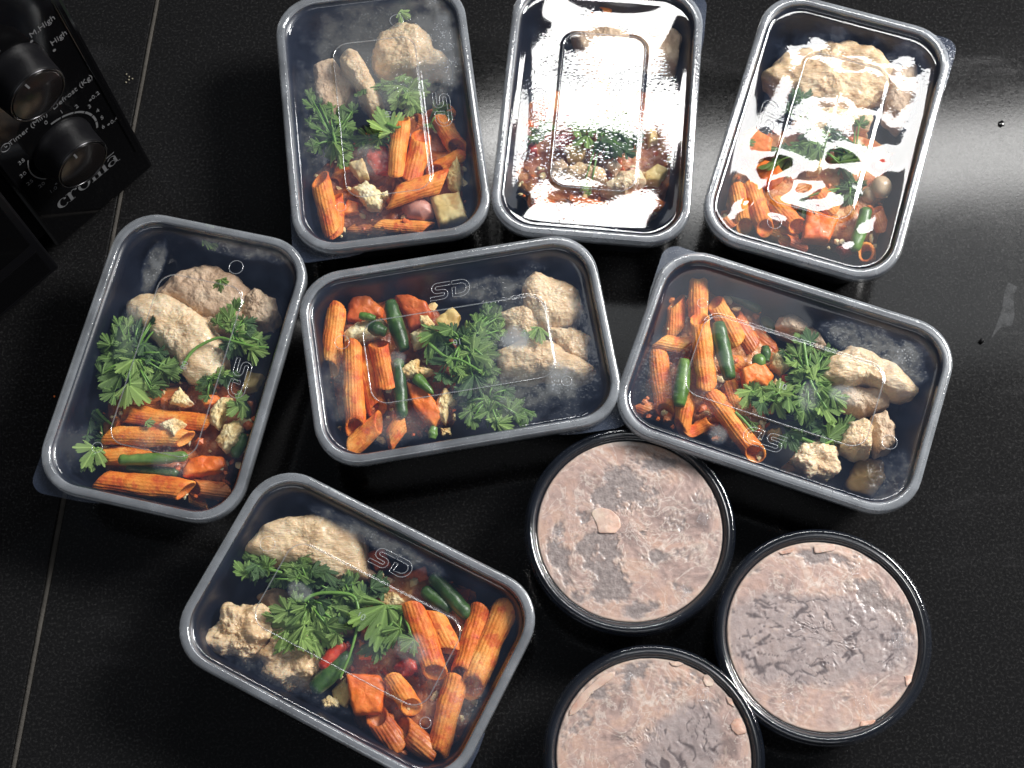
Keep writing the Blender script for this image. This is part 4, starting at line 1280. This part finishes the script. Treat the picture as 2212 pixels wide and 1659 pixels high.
penne(k, (900, 1360), (1100, 1330), .026, .026, 'penne in the near corner', 54, 60)
penne(k, (280, 1300), (420, 1360), .026, .026, 'penne in the other near corner', 54, 60, 'penne_dark')
penne(k, (600, 640), (760, 560), .030, .030, 'penne hidden under the white glare', 54, 60)
sprig(k, (740, 850), [(570, 740, 200, L_), (850, 850, 240, N_), (600, 920, 160, L_), (890, 770, 200, N_), (870, 940, 190, D_), (930, 870, 150, D_), (700, 780, 170, D_), (800, 980, 170, D_), (640, 820, 150, N_), (950, 980, 140, D_), (640, 1230, 90, L_)],
      'large dark cilantro bunch inside the ridge', .041, None, ALL3, 61)
sprig(k, (330, 880), [(330, 840, 150, N_), (280, 900, 120, D_), (390, 810, 110, N_)], 'cilantro beside the ridge', .038, None, ALL3, 62)

# ================================================================== end box of the back row (c3)
k = 'c3'
sauce(k, [(230, 900), (420, 750), (1000, 800), (1150, 900), (1120, 1150), (1040, 1500), (600, 1430), (160, 1300), (160, 1100)], 'dark sauce pooled under the penne half', .016)
bits(k, [(230, 900), (420, 750), (1000, 800), (1150, 900), (1120, 1150), (1040, 1500), (600, 1430), (160, 1300), (160, 1100)], 170, .020, .030, 7)
chicken(k, [(420, 430), (560, 310), (760, 262), (880, 265), (1020, 310), (1125, 400), (1100, 520), (950, 600), (800, 630), (640, 570), (480, 490)], 'wide chicken mound across the far half', .041, .025, 'chicken', .0045)
chicken(k, [(1130, 430), (1280, 395), (1305, 540), (1210, 710), (1110, 650)], 'fog-blurred chicken piece by the long wall', .036, .024, 'chicken_dull')
chicken(k, [(585, 720), (700, 650), (900, 640), (1010, 650), (1005, 760), (850, 760), (720, 835), (620, 825)], 'middle chicken piece with orange edge', .039, .025, 'chicken', .004)
chunk(k, [(245, 860), (275, 785), (330, 763), (442, 830), (432, 895), (340, 925)], 'upper red carrot block by the embossed letters', .037, .015)
chunk(k, [(325, 965), (400, 933), (480, 968), (515, 1035), (440, 1095), (355, 1065)], 'rounded carrot block at the ridge corner', .038, .015, e=.55)
chunk(k, [(648, 1225), (832, 1278), (775, 1412), (618, 1402)], 'flat carrot slab at the near wall', .036, .012, tilt=(0, 0))
penne(k, (235, 1105), (285, 1330), .034, .028, 'penne with open mouth facing the near corner', 56, 270)
penne(k, (320, 1090), (405, 1345), .035, .029, 'middle penne of the three with open mouths', 56, 270)
penne(k, (470, 1180), (595, 1325), .034, .031, 'pointed penne beside the carrot slab', 54, 250)
penne(k, (150, 1250), (205, 1310), .028, .028, 'curled penne end in the corner', 46, 90, 'penne_dark')
penne(k, (400, 1320), (570, 1400), .022, .022, 'pale penne lying deep at the near wall', 50, 60)
penne(k, (510, 1395), (620, 1440), .026, .026, 'short red penne at the near wall', 40, 60, 'penne_dark')
penne(k, (690, 1100), (800, 1220), .033, .033, 'penne under the lower glare patch', 56, 60)
penne(k, (1050, 1220), (1095, 1340), .028, .028, 'dark penne against the long wall', 46, 60, 'penne_dark')
penne(k, (985, 1470), (1000, 1510), .034, .024, 'penne standing on end as a ring', 56, 0, slant=.2)
penne(k, (440, 1160), (470, 1290), .026, .024, 'penne sliver between two larger ones', 44, 60, 'penne_dark')
bean(k, [(995, 1210), (965, 1330), (915, 1465)], .035, 'long light green bean near the ring', 42, 'bean_light')
bean(k, [(470, 905), (560, 895), (660, 880)], .036, 'yellowish bean at the ridge', 40, 'bean_light')
ball(k, 1085, 1085, 62, 'round beige mushroom by the long wall', .036, 'mushroom', 'mushroom', 'mushroom')
ball(k, 1012, 1130, 48, 'smaller beige mushroom beside the round one', .030, 'mushroom', 'mushroom', 'mushroom')
chunk(k, [(1020, 950), (1090, 930), (1150, 960), (1090, 1010), (1030, 1010)], 'tomato piece above the mushrooms', .030, .012, 'tomato_piece', 'tomato', 'tomato', .6)
chunk(k, [(815, 1445), (870, 1430), (910, 1480), (860, 1500)], 'small red tomato beside the ring', .030, .010, 'tomato_piece', 'tomato', 'tomato', .6)
cauli(k, [(640, 950), (700, 900), (760, 950), (720, 1010), (650, 1010)], 'yellow floret near the lower glare patch', .037, .014)
sprig(k, (720, 860), [(640, 560, 150, D_), (610, 820, 150, N_), (880, 900, 190, N_), (740, 820, 170, L_), (510, 930, 190, N_), (840, 830, 170, D_), (900, 980, 140, D_), (680, 900, 140, N_), (570, 880, 120, D_), (560, 600, 110, D_)],
      'cilantro bunch through the middle', .040, None, ALL3, 71)
sprig(k, (900, 1080), [(920, 1050, 170, D_), (860, 1130, 150, D_), (960, 700, 90, N_), (620, 1220, 120, D_)], 'dark cilantro below the glare patches', .036, None, (D_, N_), 72)
sprig(k, (310, 840), [(305, 830, 90, N_)], 'little leaf on the upper carrot block', .0405, None, ALL3, 73)

# ------------------------------------------------------------------ round tubs of frozen curry
ZT = .042


def tubshade(name, crackc=(.125, .098, .098)):
    t = NT(name)
    co = t.coord('Object')
    m_ = t.attr('relief')
    base = t.ramp(t.noise(co, 34, 7, .70, 1.4), [(.34, (.22, .16, .145)), (.43, (.37, .265, .235)), (.50, (.48, .34, .295)), (.58, (.53, .355, .28)), (.68, (.63, .51, .45))])
    warm = t.smooth(t.noise(co, 30, 4, .6, .4), .50, .68)
    base = t.mixc(t.math('MULTIPLY', warm, .55), base, (.57, .33, .23))
    pale = t.smooth(t.noise(co, 22, 5, .65), .54, .66)
    base = t.mixc(t.math('MULTIPLY', pale, .45), base, (.62, .53, .46))
    red = t.smooth(t.noise(co, 330, 4, .75), .55, .70)
    base = t.mixc(t.math('MULTIPLY', red, .5), base, (.33, .19, .16))
    vn = t.math('ABSOLUTE', t.math('SUBTRACT', t.noise(co, 48, 5, .6, 1.2), .5))
    base = t.mixc(t.smooth(vn, .0, .022, .5, 0), base, (.74, .65, .58))
    grey = t.ramp(t.noise(co, 230, 4, .7), [(.3, (.20, .165, .155)), (.5, (.30, .25, .235)), (.72, (.44, .38, .355))])
    lav = t.ramp(t.noise(co, 120, 4, .7), [(.3, (.24, .20, .195)), (.6, (.38, .32, .31)), (.75, (.48, .36, .29))])
    c = t.mixc(m_, grey, base)
    c = t.mixc(t.math('MULTIPLY', t.attr('band'), .8), c, lav)
    edge = t.attr('edge')
    c = t.mixc(t.math('MULTIPLY', edge, .45), c, (.64, .54, .44))
    c = t.mixc(t.attr('crack'), c, crackc)
    wet = t.math('SUBTRACT', 1.0, m_)
    h = t.math('ADD', t.math('MULTIPLY', t.noise(co, 520, 3, .6), .6), t.math('MULTIPLY', t.voro(co, 700), .5))
    nm = t.bump(h, t.math('ADD', .16, t.math('MULTIPLY', wet, .22)), .0008)
    rg = t.math('ADD', .20, t.math('MULTIPLY', m_, .22))
    t.principled(c, rg, .5, nm, sss=.1, sssr=(1, .6, .5), sscale=.002)
    return t.m


def tub_mark(lid, p, ang, kind, sz=.0055):
    """small square moulded symbol on a tub lid"""
    parts = []
    ca, sa = math.cos(ang), math.sin(ang)

    def W(x, y): return (p.x + (ca * x - sa * y) * sz, p.y + (sa * x + ca * y) * sz, .0004 + p.z)
    parts.append(tube([W(-.5, -.55), W(.5, -.55), W(.5, .55), W(-.5, .55)], .00016, 4, True))
    if kind == 0:      # waves
        for q in (-.05, .16, .36):
            parts.append(tube([W(q + .07 * math.sin(i * 1.1), -.40 + .8 * i / 8) for i in range(9)], .00014, 4))
        parts.append(tube([W(-.30 + .08 * math.cos(a), -.2 + .08 * math.sin(a)) for a in [i * .785 for i in range(8)]], .00014, 4, True))
        parts.append(tube([W(-.38, .1), W(-.2, .1), W(-.2, .35), W(-.38, .35)], .00014, 4, True))
    elif kind == 1:    # glass and fork
        parts.append(tube([W(-.35, .40), W(-.30, .05), W(-.18, .0), W(-.18, -.3)], .00014, 4))
        parts.append(tube([W(-.02, .40), W(-.06, .05), W(-.18, .0)], .00014, 4))
        for q in (.14, .25, .36): parts.append(tube([W(q, .40), W(q, .12)], .00013, 4))
        parts.append(tube([W(.25, .12), W(.25, -.35)], .00014, 4))
        for q in (-.42, -.48): parts.append(tube([W(-.4, q), W(.4, q)], .00012, 4))
    else:              # stars and bars
        for q in (-.36, -.12, .12, .36):
            parts.append(tube([W(.12, q - .08), W(.30, q + .08)], .00013, 4))
            parts.append(tube([W(.12, q + .08), W(.30, q - .08)], .00013, 4))
        for i in range(7): parts.append(tube([W(-.36, -.42 + .14 * i), W(-.12, -.42 + .14 * i)], .00013, 4))
        parts.append(tube([W(.0, -.5), W(.0, .5)], .00012, 4))
    v, f = merge(parts)
    return build('moulded_symbol', v, f, MAT['emboss'], lid)


def round_tub(key, cxy, label, clabel, relief, crack, marks, flakes, seed):
    root = empty('round_tub', (cxy[0], cxy[1], 0), 0)
    tag(root, label, 'food container', 'round lidded tubs')
    NA = 120

    def ringl(r, z): return [(r * math.cos(2 * math.pi * i / NA), r * math.sin(2 * math.pi * i / NA), z) for i in range(NA)]
    v, f = loft([ringl(r, z) for r, z in ((.0440, .0010), (.0462, .0002), (.0470, .0012), (.0530, .034), (.0545, .0352), (.0568, .0356), (.0572, .0372), (.0566, .0395), (.0556, .0412), (.0540, .0414),
                                          (.0527, .0398), (.0520, .036), (.0462, .0050), (.0440, .0030))], True, True)
    build('bowl', v, f, MAT['tub'], root)
    lm = m_lid('clear_tub_lid_' + key, .010, (), 0.0, f0=.06)
    prof = [(.0585, .0345), (.0590, .0350), (.0589, .0400), (.0583, .0424), (.0571, .0433), (.0557, .0433), (.0545, .0427), (.0535, .0414), (.0530, .0404), (.0524, .0400), (.0514, .0401)]
    rr = [ringl(r, z) for r, z in prof]
    for i in range(1, 14): rr.append(ringl(.0514 * (1 - i / 14) + .0002, .0401 + .0002 * math.sin(i * .9)))
    v, f = loft(rr, False, True)
    trim = m_lid('tub_rim_plastic', .012, (), .06, (.7, .8, .92), rim=True, f0=.07)
    lid = build('lid', v, f, [lm, trim], root)
    mi = []
    for kx in range(len(rr) - 1): mi += [1 if kx < 9 else 0] * NA
    mi.append(0)
    lid.data.polygons.foreach_set('material_index', mi)
    for (x, y, ang, kind, sz) in marks:
        p = P(key, x, y, .0402)
        tub_mark(lid, Vector((p.x - cxy[0], p.y - cxy[1], .0402)), R(ang), kind, sz)
    # contents pressed against the lid
    NRr, NAa = 84, 230
    vv, ff, rel, edg, crk, bnd = [], [], [], [], [], []
    RM = .0519
    sd = Vector((seed * 5.1, seed * 2.7, seed))
    for j in range(NRr + 1):
        r = RM * j / NRr
        for i in range(NAa):
            a = 2 * math.pi * i / NAa
            x, y = r * math.cos(a), r * math.sin(a)
            q = Vector((x, y, 0))
            g = relief(cxy[0] + x, cxy[1] + y)
            nz = fbm(q * 1.0 + sd, 85, 6, .5) * .55 + noise.noise((q + sd) * 330) * .25 + noise.noise((q + sd) * 800) * .22
            s_ = g + nz
            m_ = min(1, max(0, (s_ + .20) / .42))
            m_ = m_ * m_ * (3 - 2 * m_)
            e_ = max(0, 1 - abs(s_ - .16) / .10)
            cr, bd = crack(cxy[0] + x, cxy[1] + y, q)
            edge_r = max(0, (r - RM * .955) / (RM * .045))
            rel.append(max(m_, edge_r)); bnd.append(bd * (1 - edge_r)); edg.append(max(e_ * .8 * (1 - bd), edge_r)); crk.append(cr * (1 - edge_r))
            z = .0391 + .0004 * m_ + .0003 * e_ - .00012 * cr + .0002 * noise.noise((q + sd) * 400)
            if j == NRr: z -= .001
            vv.append((x, y, z))
    for j in range(NRr):
        for i in range(NAa):
            l_ = (i + 1) % NAa
            ff.append((j * NAa + i, j * NAa + l_, (j + 1) * NAa + l_, (j + 1) * NAa + i))
    # solid block below the surface
    n0 = len(vv)
    for i in range(NAa):
        a = 2 * math.pi * i / NAa
        vv.append((.0448 * math.cos(a), .0448 * math.sin(a), .0045)); rel.append(1); edg.append(0); crk.append(0); bnd.append(0)
    for i in range(NAa):
        l_ = (i + 1) % NAa
        ff.append((NRr * NAa + i, NRr * NAa + l_, n0 + l_, n0 + i))
    o = build('frozen_curry', vv, ff, tubshade('frozen_curry_' + key))
    for nm_, dat in (('relief', rel), ('edge', edg), ('crack', crk), ('band', bnd)):
        at = o.data.attributes.new(nm_, 'FLOAT', 'POINT'); at.data.foreach_set('value', dat)
    o.location = (cxy[0], cxy[1], 0)
    tag(o, clabel, 'curry', 'frozen curry in the round tubs')
    for (poly, zt) in flakes:
        v, f, c = blob_mesh(key, poly, zt, .0004, .0010, .5, .0002, 300, 0, 1, 60, 14)
        fl = build('flake', v, f, MAT['flake'], o); fl.location = (c.x - cxy[0], c.y - cxy[1], c.z)
    return root


MAT['flake'] = m_food('pink_fat_flake', [(.3, (.46, .24, .17)), (.5, (.60, .42, .34)), (.7, (.70, .56, .46))], 110, fleckamt=.15, rough=.4, sss=.2, bumps=(300, .3, .0006))
TUB = {'r1': (.0603, .1842), 'r2': (.1595, .1187), 'r3': (.0621, .0609)}


def gauss_field(key, spots, bias):
    S_ = []
    for (x, y, rx, ry, st) in spots:
        p = P(key, x, y, .039); S_.append((p.x, p.y, rx * mpp(key), ry * mpp(key), st))

    def f_(x, y):
        s_ = bias
        for (a, b, rx, ry, st) in S_: s_ -= st * math.exp(-(((x - a) / rx) ** 2 + ((y - b) / ry) ** 2))
        return s_
    return f_


def no_crack(x, y, q): return 0.0, 0.0


def crack_field(key, cx, cy, rx, ry, rot, sc=(70, 240), th=.055, seedv=0):
    c = P(key, cx, cy, .039)
    A_, B_ = rx * mpp(key), ry * mpp(key)
    ca, sa = math.cos(R(rot)), math.sin(R(rot))

    def f_(x, y, q):
        dx, dy = x - c.x, y - c.y
        u, v = ca * dx + sa * dy, -sa * dx + ca * dy
        d = (u / A_) ** 2 + (v / B_) ** 2
        d += .5 * noise.noise(Vector((x * 60, y * 60, seedv)))
        if d > 1.1: return 0.0, 0.0
        cval = 0.0
        for q_, (rot2, off) in enumerate(((.16, 0), (-.20, 31), (.5, 57))):
            u2, v2 = math.cos(rot2) * u + math.sin(rot2) * v, -math.sin(rot2) * u + math.cos(rot2) * v
            w_ = Vector((u2 * sc[0] + off, v2 * sc[1], seedv)) + .5 * Vector((0, noise.noise(Vector((u * 160, v * 160, 7 + off))), 0))
            n_ = abs(noise.noise(w_))
            brk = noise.noise(Vector((u2 * sc[0] * 1.7 + off, v2 * sc[1] * .8, seedv + 4)))
            if brk > .02: cval = max(cval, 1 - n_ / (th * (.5 + 2.2 * brk)))
        cval = max(cval, 0)
        bd = min(1, max(0, (1.1 - d) / .35))
        return min(1, cval * 1.8) * bd, bd
    return f_


round_tub('r1', TUB['r1'], 'round black tub with clear lid tucked under the corner of a meal box',
          'frozen pink curry with big grey patches and a pink lobe',
          gauss_field('r1', [(620, 590, 90, 90, .9), (860, 560, 190, 130, .85), (750, 400, 130, 80, .7), (560, 950, 200, 110, .85), (620, 1040, 160, 80, .4), (280, 1030, 90, 120, .9), (350, 1180, 70, 90, .6), (720, 1240, 140, 110, 1.0),
                             (620, 1330, 150, 70, .7), (860, 1470, 90, 60, .9), (1020, 1440, 80, 50, .6), (1250, 780, 80, 130, .6), (1160, 1030, 170, 60, .75), (1280, 1300, 60, 50, .5), (1050, 290, 190, 90, .75),
                             (500, 720, 60, 70, .8), (270, 820, 60, 50, .8), (1450, 560, 40, 140, .6)], .50),
          no_crack, [(275, 890, 25, 1, .0058), (1275, 1315, 30, 2, .0052), (1430, 735, -30, 0, .0050)],
          [([(538, 690), (560, 660), (625, 643), (700, 662), (765, 725), (783, 785), (740, 850), (600, 848), (582, 770)], .0397)], 1)
round_tub('r2', TUB['r2'], 'round black tub with clear lid closest to the corner of the counter',
          'frozen pink curry with a wide band of branching dark cracks',
          gauss_field('r2', [(1150, 480, 70, 130, .7), (1250, 570, 110, 90, .9), (950, 250, 180, 60, .8), (700, 210, 120, 50, .7), (1450, 700, 80, 120, .6),
                             (350, 340, 70, 60, .6), (1350, 950, 80, 100, .6), (1430, 1230, 70, 60, .4), (360, 1180, 70, 50, .4)], .48),
          crack_field('r2', 720, 830, 760, 300, -8, (42, 150), .048, 3),
          [(595, 1285, 0, 0, .0060), (1128, 1305, 4, 2, .0062), (1085, 335, 0, 1, .0052), (1400, 850, 0, 2, .0070)],
          [([(1440, 1110), (1500, 1098), (1490, 1150), (1455, 1190)], .0398), ([(1125, 1440), (1240, 1425), (1210, 1460), (1110, 1478)], .0398), ([(780, 160), (940, 150), (930, 200), (790, 220)], .0397),
           ([(520, 210), (640, 180), (620, 215), (550, 228)], .0397)], 2)
round_tub('r3', TUB['r3'], 'round black tub with clear lid cut off by the bottom of the picture',
          'frozen pink curry with flakes along its rim and a veined grey patch',
          gauss_field('r3', [(530, 540, 110, 90, .9), (400, 730, 90, 60, .8), (830, 500, 50, 90, .7), (900, 350, 160, 70, .6), (280, 870, 90, 70, .7),
                             (1500, 430, 200, 90, .4), (1630, 680, 50, 60, .6), (1250, 330, 200, 60, .3)], .48),
          crack_field('r3', 1330, 1230, 560, 320, 62, (34, 120), .045, 8),
          [(1555, 570, -6, 1, .0060), (870, 420, 40, 0, .0050)],
          [([(1818, 850), (1850, 800), (1915, 785), (1960, 860), (1972, 930), (1885, 950), (1830, 900)], .0398), ([(1560, 380), (1600, 370), (1660, 430), (1650, 485), (1590, 490), (1560, 440)], .0397),
           ([(1230, 250), (1330, 250), (1385, 275), (1320, 300), (1260, 290)], .0397), ([(240, 800), (400, 560), (600, 380), (770, 330), (780, 372), (620, 470), (440, 590), (420, 690), (280, 800)], .0397),
           ([(1770, 580), (1830, 600), (1860, 690), (1800, 650)], .0397)], 3)

# ------------------------------------------------------------------ microwave oven
MA = Vector((-.21878, .44683, 0))                     # lower right front corner of its face
MDIR = 41.8208
mw = tag(empty('microwave_oven', MA, R(MDIR)), 'black microwave oven with two knobs, cut by the picture corner', 'microwave')
# local axes: x to the right along the face, -y out of the face (towards the viewer), z up


def mbox(name, x0, x1, y0, y1, z0, z1, mat, parent=mw, bev=.0012):
    import bmesh
    bm = bmesh.new()
    bmesh.ops.create_cube(bm, size=1)
    for v_ in bm.verts: v_.co = Vector((x0 + (v_.co.x + .5) * (x1 - x0), y0 + (v_.co.y + .5) * (y1 - y0), z0 + (v_.co.z + .5) * (z1 - z0)))
    bmesh.ops.bevel(bm, geom=bm.edges[:], offset=bev, segments=2, affect='EDGES', profile=.6)
    me = bpy.data.meshes.new(name); bm.to_mesh(me); bm.free()
    return link(name, me, mat, parent, False)


mbox('cabinet', -.44, -.002, .012, .30, .012, .262, MAT['satin'])
panel = mbox('control_panel', -.0790, 0, -.001, .0115, .012, .260, MAT['gloss'], bev=.0020)
# shallow glossy bevel frame on the panel, just inside its right edge
mbox('edge_trim', -.0056, -.0042, -.0016, -.0008, .040, .240, MAT['gloss'], panel, .0003)
mbox('inner_trim', -.0768, -.0752, -.0016, -.0008, .034, .240, MAT['gloss'], panel, .0003)
door = mbox('door', -.430, -.0868, -.0150, .0110, .017, .258, MAT['satin'], bev=.0015)
mbox('door_window', -.425, -.0920, -.0160, -.0148, .060, .250, MAT['gloss'], door, .0006)
mbox('lower_door_trim', -.425, -.0920, -.0158, -.0148, .022, .050, MAT['gloss'], door, .0004)
for xx in (-.03, -.40): mbox('foot', xx - .012, xx + .012, .03, .054, 0.0002, .0125, MAT['satin'], bev=.002)


def knob(cx, cz, rot):
    NA = 72
    dep = .0185

    def rg_(r, y): return [(r * math.cos(2 * math.pi * i / NA), y, r * math.sin(2 * math.pi * i / NA)) for i in range(NA)]
    v, f = loft([rg_(r, y) for r, y in ((.0196, -.0010), (.0196, -.0030), (.0188, -.0040), (.0182, -.0100), (.0175, -dep), (.0171, -dep - .0008))], False, True)
    kb = build('knob', v, f, MAT['satin'], mw); kb.location = (cx, 0, cz)
    v, f = tube([(.0165 * math.cos(a), -dep - .0009, .0165 * math.sin(a)) for a in [2 * math.pi * i / NA for i in range(NA)]], .0007, 8, True)
    build('ring', v, f, MAT['chrome'], kb)
    v, f = loft([rg_(.0156, -dep - .0007), rg_(.0156, -dep - .0012), rg_(.0150, -dep - .0015)], False, True)
    build('cap', v, f, MAT['knobcap'], kb)
    ca, sa = math.cos(rot), math.sin(rot)
    p = [(.0100, -.0006), (.0148, -.0006), (.0148, .0006), (.0100, .0006)]
    v = [(ca * x - sa * z, -dep - .0017, sa * x + ca * z) for x, z in p]
    build('pointer', v, [(0, 1, 2, 3)], MAT['print'], kb, False)


knob(-.0415, .1735, R(100))
knob(-.0412, .0958, R(95))
PY = -.0013


def mtext(s_, x, z, size, name='lettering'):
    me = text_mesh(s_, size)
    me.transform(Matrix.Rotation(H90, 4, 'X'))
    o = link(name, me, MAT['print'], panel, False); o.location = (x, PY, z)
    return o


def mdisc(x, z, r, name='dot'):
    v = [(x + r * math.cos(a), PY, z + r * math.sin(a)) for a in [2 * math.pi * i / 14 for i in range(14)]]
    return build(name, v, [tuple(range(13, -1, -1))], MAT['print'], panel, False)


mtext('M.High', -.0165, .1900, .0058); mtext('High', -.0120, .1740, .0058); mtext('Med', -.0460, .2010, .0058); mtext('Power', -.0480, .2130, .0062)
mdisc(-.0253, .1861, .0010); mdisc(-.0173, .1683, .0010); mdisc(-.0425, .1965, .0010)
mtext('Defrost (Kg)', -.0205, .1290, .0056); mtext('Timer (Min)', -.0525, .1290, .0056)
# clock symbol
v, f = tube([(-.0685 + .0030 * math.cos(a), PY, .1290 + .0030 * math.sin(a)) for a in [2 * math.pi * i / 24 for i in range(24)]], .00028, 4, True)
build('clock_symbol', v, f, MAT['print'], panel)
v, f = tube([(-.0685, PY, .1308), (-.0685, PY, .1290), (-.0672, PY, .1290)], .00022, 4)
build('clock_hands', v, f, MAT['print'], panel)
KC = (-.0412, .0945)


def dial(s_, ang, r, size=.0046): return mtext(s_, KC[0] + r * math.cos(R(ang)), KC[1] + r * math.sin(R(ang)), size)


for s_, a in (('0', 92), ('1', 70), ('2', 49), ('3', 28), ('4', 10), ('5', -7), ('6', -24), ('35', 150), ('30', 173), ('25', 194), ('20', 216)): dial(s_, a, .0282 if len(s_) == 1 else .0285)
dial('0.2', 30, .0360); dial('0.4', -22, .0362); dial('1.0', 236, .0345); dial('0.', 252, .0325); dial('1', 238, .0270)
for a, r in ((33, .0325), (-24, .0322), (238, .0300)): mdisc(KC[0] + r * math.cos(R(a)), KC[1] + r * math.sin(R(a)), .0009)


def arcband(a0, a1, r, wdt, name='dial_band'):
    n = 30
    v = []
    for i in range(n + 1):
        a = R(a0 + (a1 - a0) * i / n)
        for rr in (r - wdt / 2, r + wdt / 2): v.append((KC[0] + rr * math.cos(a), PY, KC[1] + rr * math.sin(a)))
    return build(name, v, [(2 * i, 2 * i + 2, 2 * i + 3, 2 * i + 1) for i in range(n)], MAT['print'], panel, False)


for a0, a1 in ((88, 72), (70, 51), (49, 31), (29, 12), (10, -5), (-7, -20)): arcband(a0, a1, .0240, .0014)
arcband(152, 218, .0240, .0008)
# the maker's name along the lower edge: upright, high-contrast serif letters
CR = []


def poly_ring(cx, cy, rx, ry, ix, iy, ox, a0=0, a1=360, n=28):
    """crescent-stroked round letter"""
    v, f = [], []
    for i in range(n + 1):
        a = R(a0 + (a1 - a0) * i / n)
        v.append((cx + rx * math.cos(a), cy + ry * math.sin(a))); v.append((cx + ox + ix * math.cos(a), cy + iy * math.sin(a)))
    for i in range(n): f.append((2 * i, 2 * i + 2, 2 * i + 3, 2 * i + 1))
    return v, f


def quad(x0, y0, x1, y1): return [(x0, y0), (x1, y0), (x1, y1), (x0, y1)], [(0, 1, 2, 3)]


def letter(name, shapes, x0):
    V, F = merge(shapes)
    sc = .0088
    v = [(x0 + x * sc, PY, .0440 + y * sc) for x, y in V]
    build('maker_letter', v, F, MAT['print'], panel, False)


letter('c', [poly_ring(.45, .5, .45, .52, .27, .46, .05, 48, 318), poly_ring(.72, .80, .10, .10, .0, .0, 0, 0, 360, 12)], -.0640)
letter('r', [quad(.12, .05, .36, 1.0), quad(0, 0, .50, .05), quad(0, .95, .14, 1.0), poly_ring(.58, .68, .26, .32, .18, .24, 0, 20, 170, 12), poly_ring(.80, .82, .11, .11, 0, 0, 0, 0, 360, 12)], -.0563)
letter('o', [poly_ring(.5, .5, .5, .52, .30, .47, .0)], -.0478)
letter('m', [quad(.12, .05, .34, 1.0), quad(0, 0, .46, .05), quad(0, .95, .14, 1.0), quad(.62, .05, .84, .80), quad(.52, 0, .94, .05), poly_ring(.60, .72, .24, .28, .18, .22, 0, 0, 120, 10),
             quad(1.12, .05, 1.36, .80), quad(1.02, 0, 1.46, .05), poly_ring(1.11, .72, .25, .28, .18, .22, 0, 0, 130, 10)], -.0384)
letter('a', [quad(.58, .08, .80, .72), quad(.78, 0, .98, .06), poly_ring(.44, .70, .36, .32, .26, .26, 0, 0, 160, 12), poly_ring(.34, .28, .34, .29, .20, .23, .04), quad(.12, 1.18, .86, 1.27)], -.0250)

# ------------------------------------------------------------------ bits lying on the granite
def crumb(x, y, sz, label, mat='crumb', seed=0, group=None, flat=.6):
    p = P('src', x, y, 0)
    rg = random.Random(seed)
    NAc, NPc = 10, 6
    v, f = [], []
    for j in range(NPc + 1):
        ph = -math.pi / 2 + math.pi * j / NPc
        for i in range(NAc):
            a = 2 * math.pi * i / NAc
            d = Vector((math.cos(ph) * math.cos(a), math.cos(ph) * math.sin(a), math.sin(ph) * flat))
            d *= sz * (1 + .45 * noise.noise(d * 2.2 + Vector((seed * 3, 0, 0))))
            v.append(d)
    mz = min(q.z for q in v)
    for q in v: q.z -= mz
    for j in range(NPc):
        for i in range(NAc):
            l_ = (i + 1) % NAc
            f.append((j * NAc + i, j * NAc + l_, (j + 1) * NAc + l_, (j + 1) * NAc + i))
    o = build('crumb', v, f, MAT[mat]); o.location = (p.x, p.y, .0003)
    tag(o, label, 'crumb', group)


for i, (x, y) in enumerate(((499, 294), (509, 304), (522, 312), (497, 326), (508, 316))):
    crumb(x, y, .0006, 'tiny pale crumb scattered beside the microwave and the grey joint', seed=i, group='crumbs beside the microwave')
crumb(3942, 488, .0022, 'shiny black fleck on the bright strip of granite', 'gloss', 11, None, .15)
crumb(3862, 1345, .0016, 'dark seed-like crumb on the granite beside the pale smear', 'satin', 12, None, .6)
crumb(215, 1562, .0006, 'tiny orange crumb on dark granite in front of the microwave', 'carrot', 13)


def m_smear():
    t = NT('dried_smear')
    co = t.coord('Object')
    d = t.n('ShaderNodeBsdfDiffuse'); d.inputs[0].default_value = (.55, .57, .60, 1)
    tr = t.n('ShaderNodeBsdfTransparent')
    f_ = t.math('MULTIPLY', t.smooth(t.noise(co, 140, 4, .6), .25, .6), .055)
    t.l(t.mixs(f_, tr.outputs[0], d.outputs[0]), t.out.inputs[0])
    return t.m


MAT['smear'] = m_smear()
sp = [(3970, 1110), (4005, 1130), (3990, 1170), (3995, 1240), (3985, 1280), (3940, 1290), (3905, 1330), (3895, 1350), (3920, 1290), (3945, 1220), (3955, 1150)]
pts = [P('src', x, y, .00012) for x, y in sp]
c0 = sum(pts, Vector()) / len(pts)
o = build('dried_smear', [p - c0 for p in pts], [tuple(range(len(pts)))[::-1]], MAT['smear'], None, False)
o.location = c0
tag(o, 'pale dried smear on the granite above the dark crumb', 'smear')
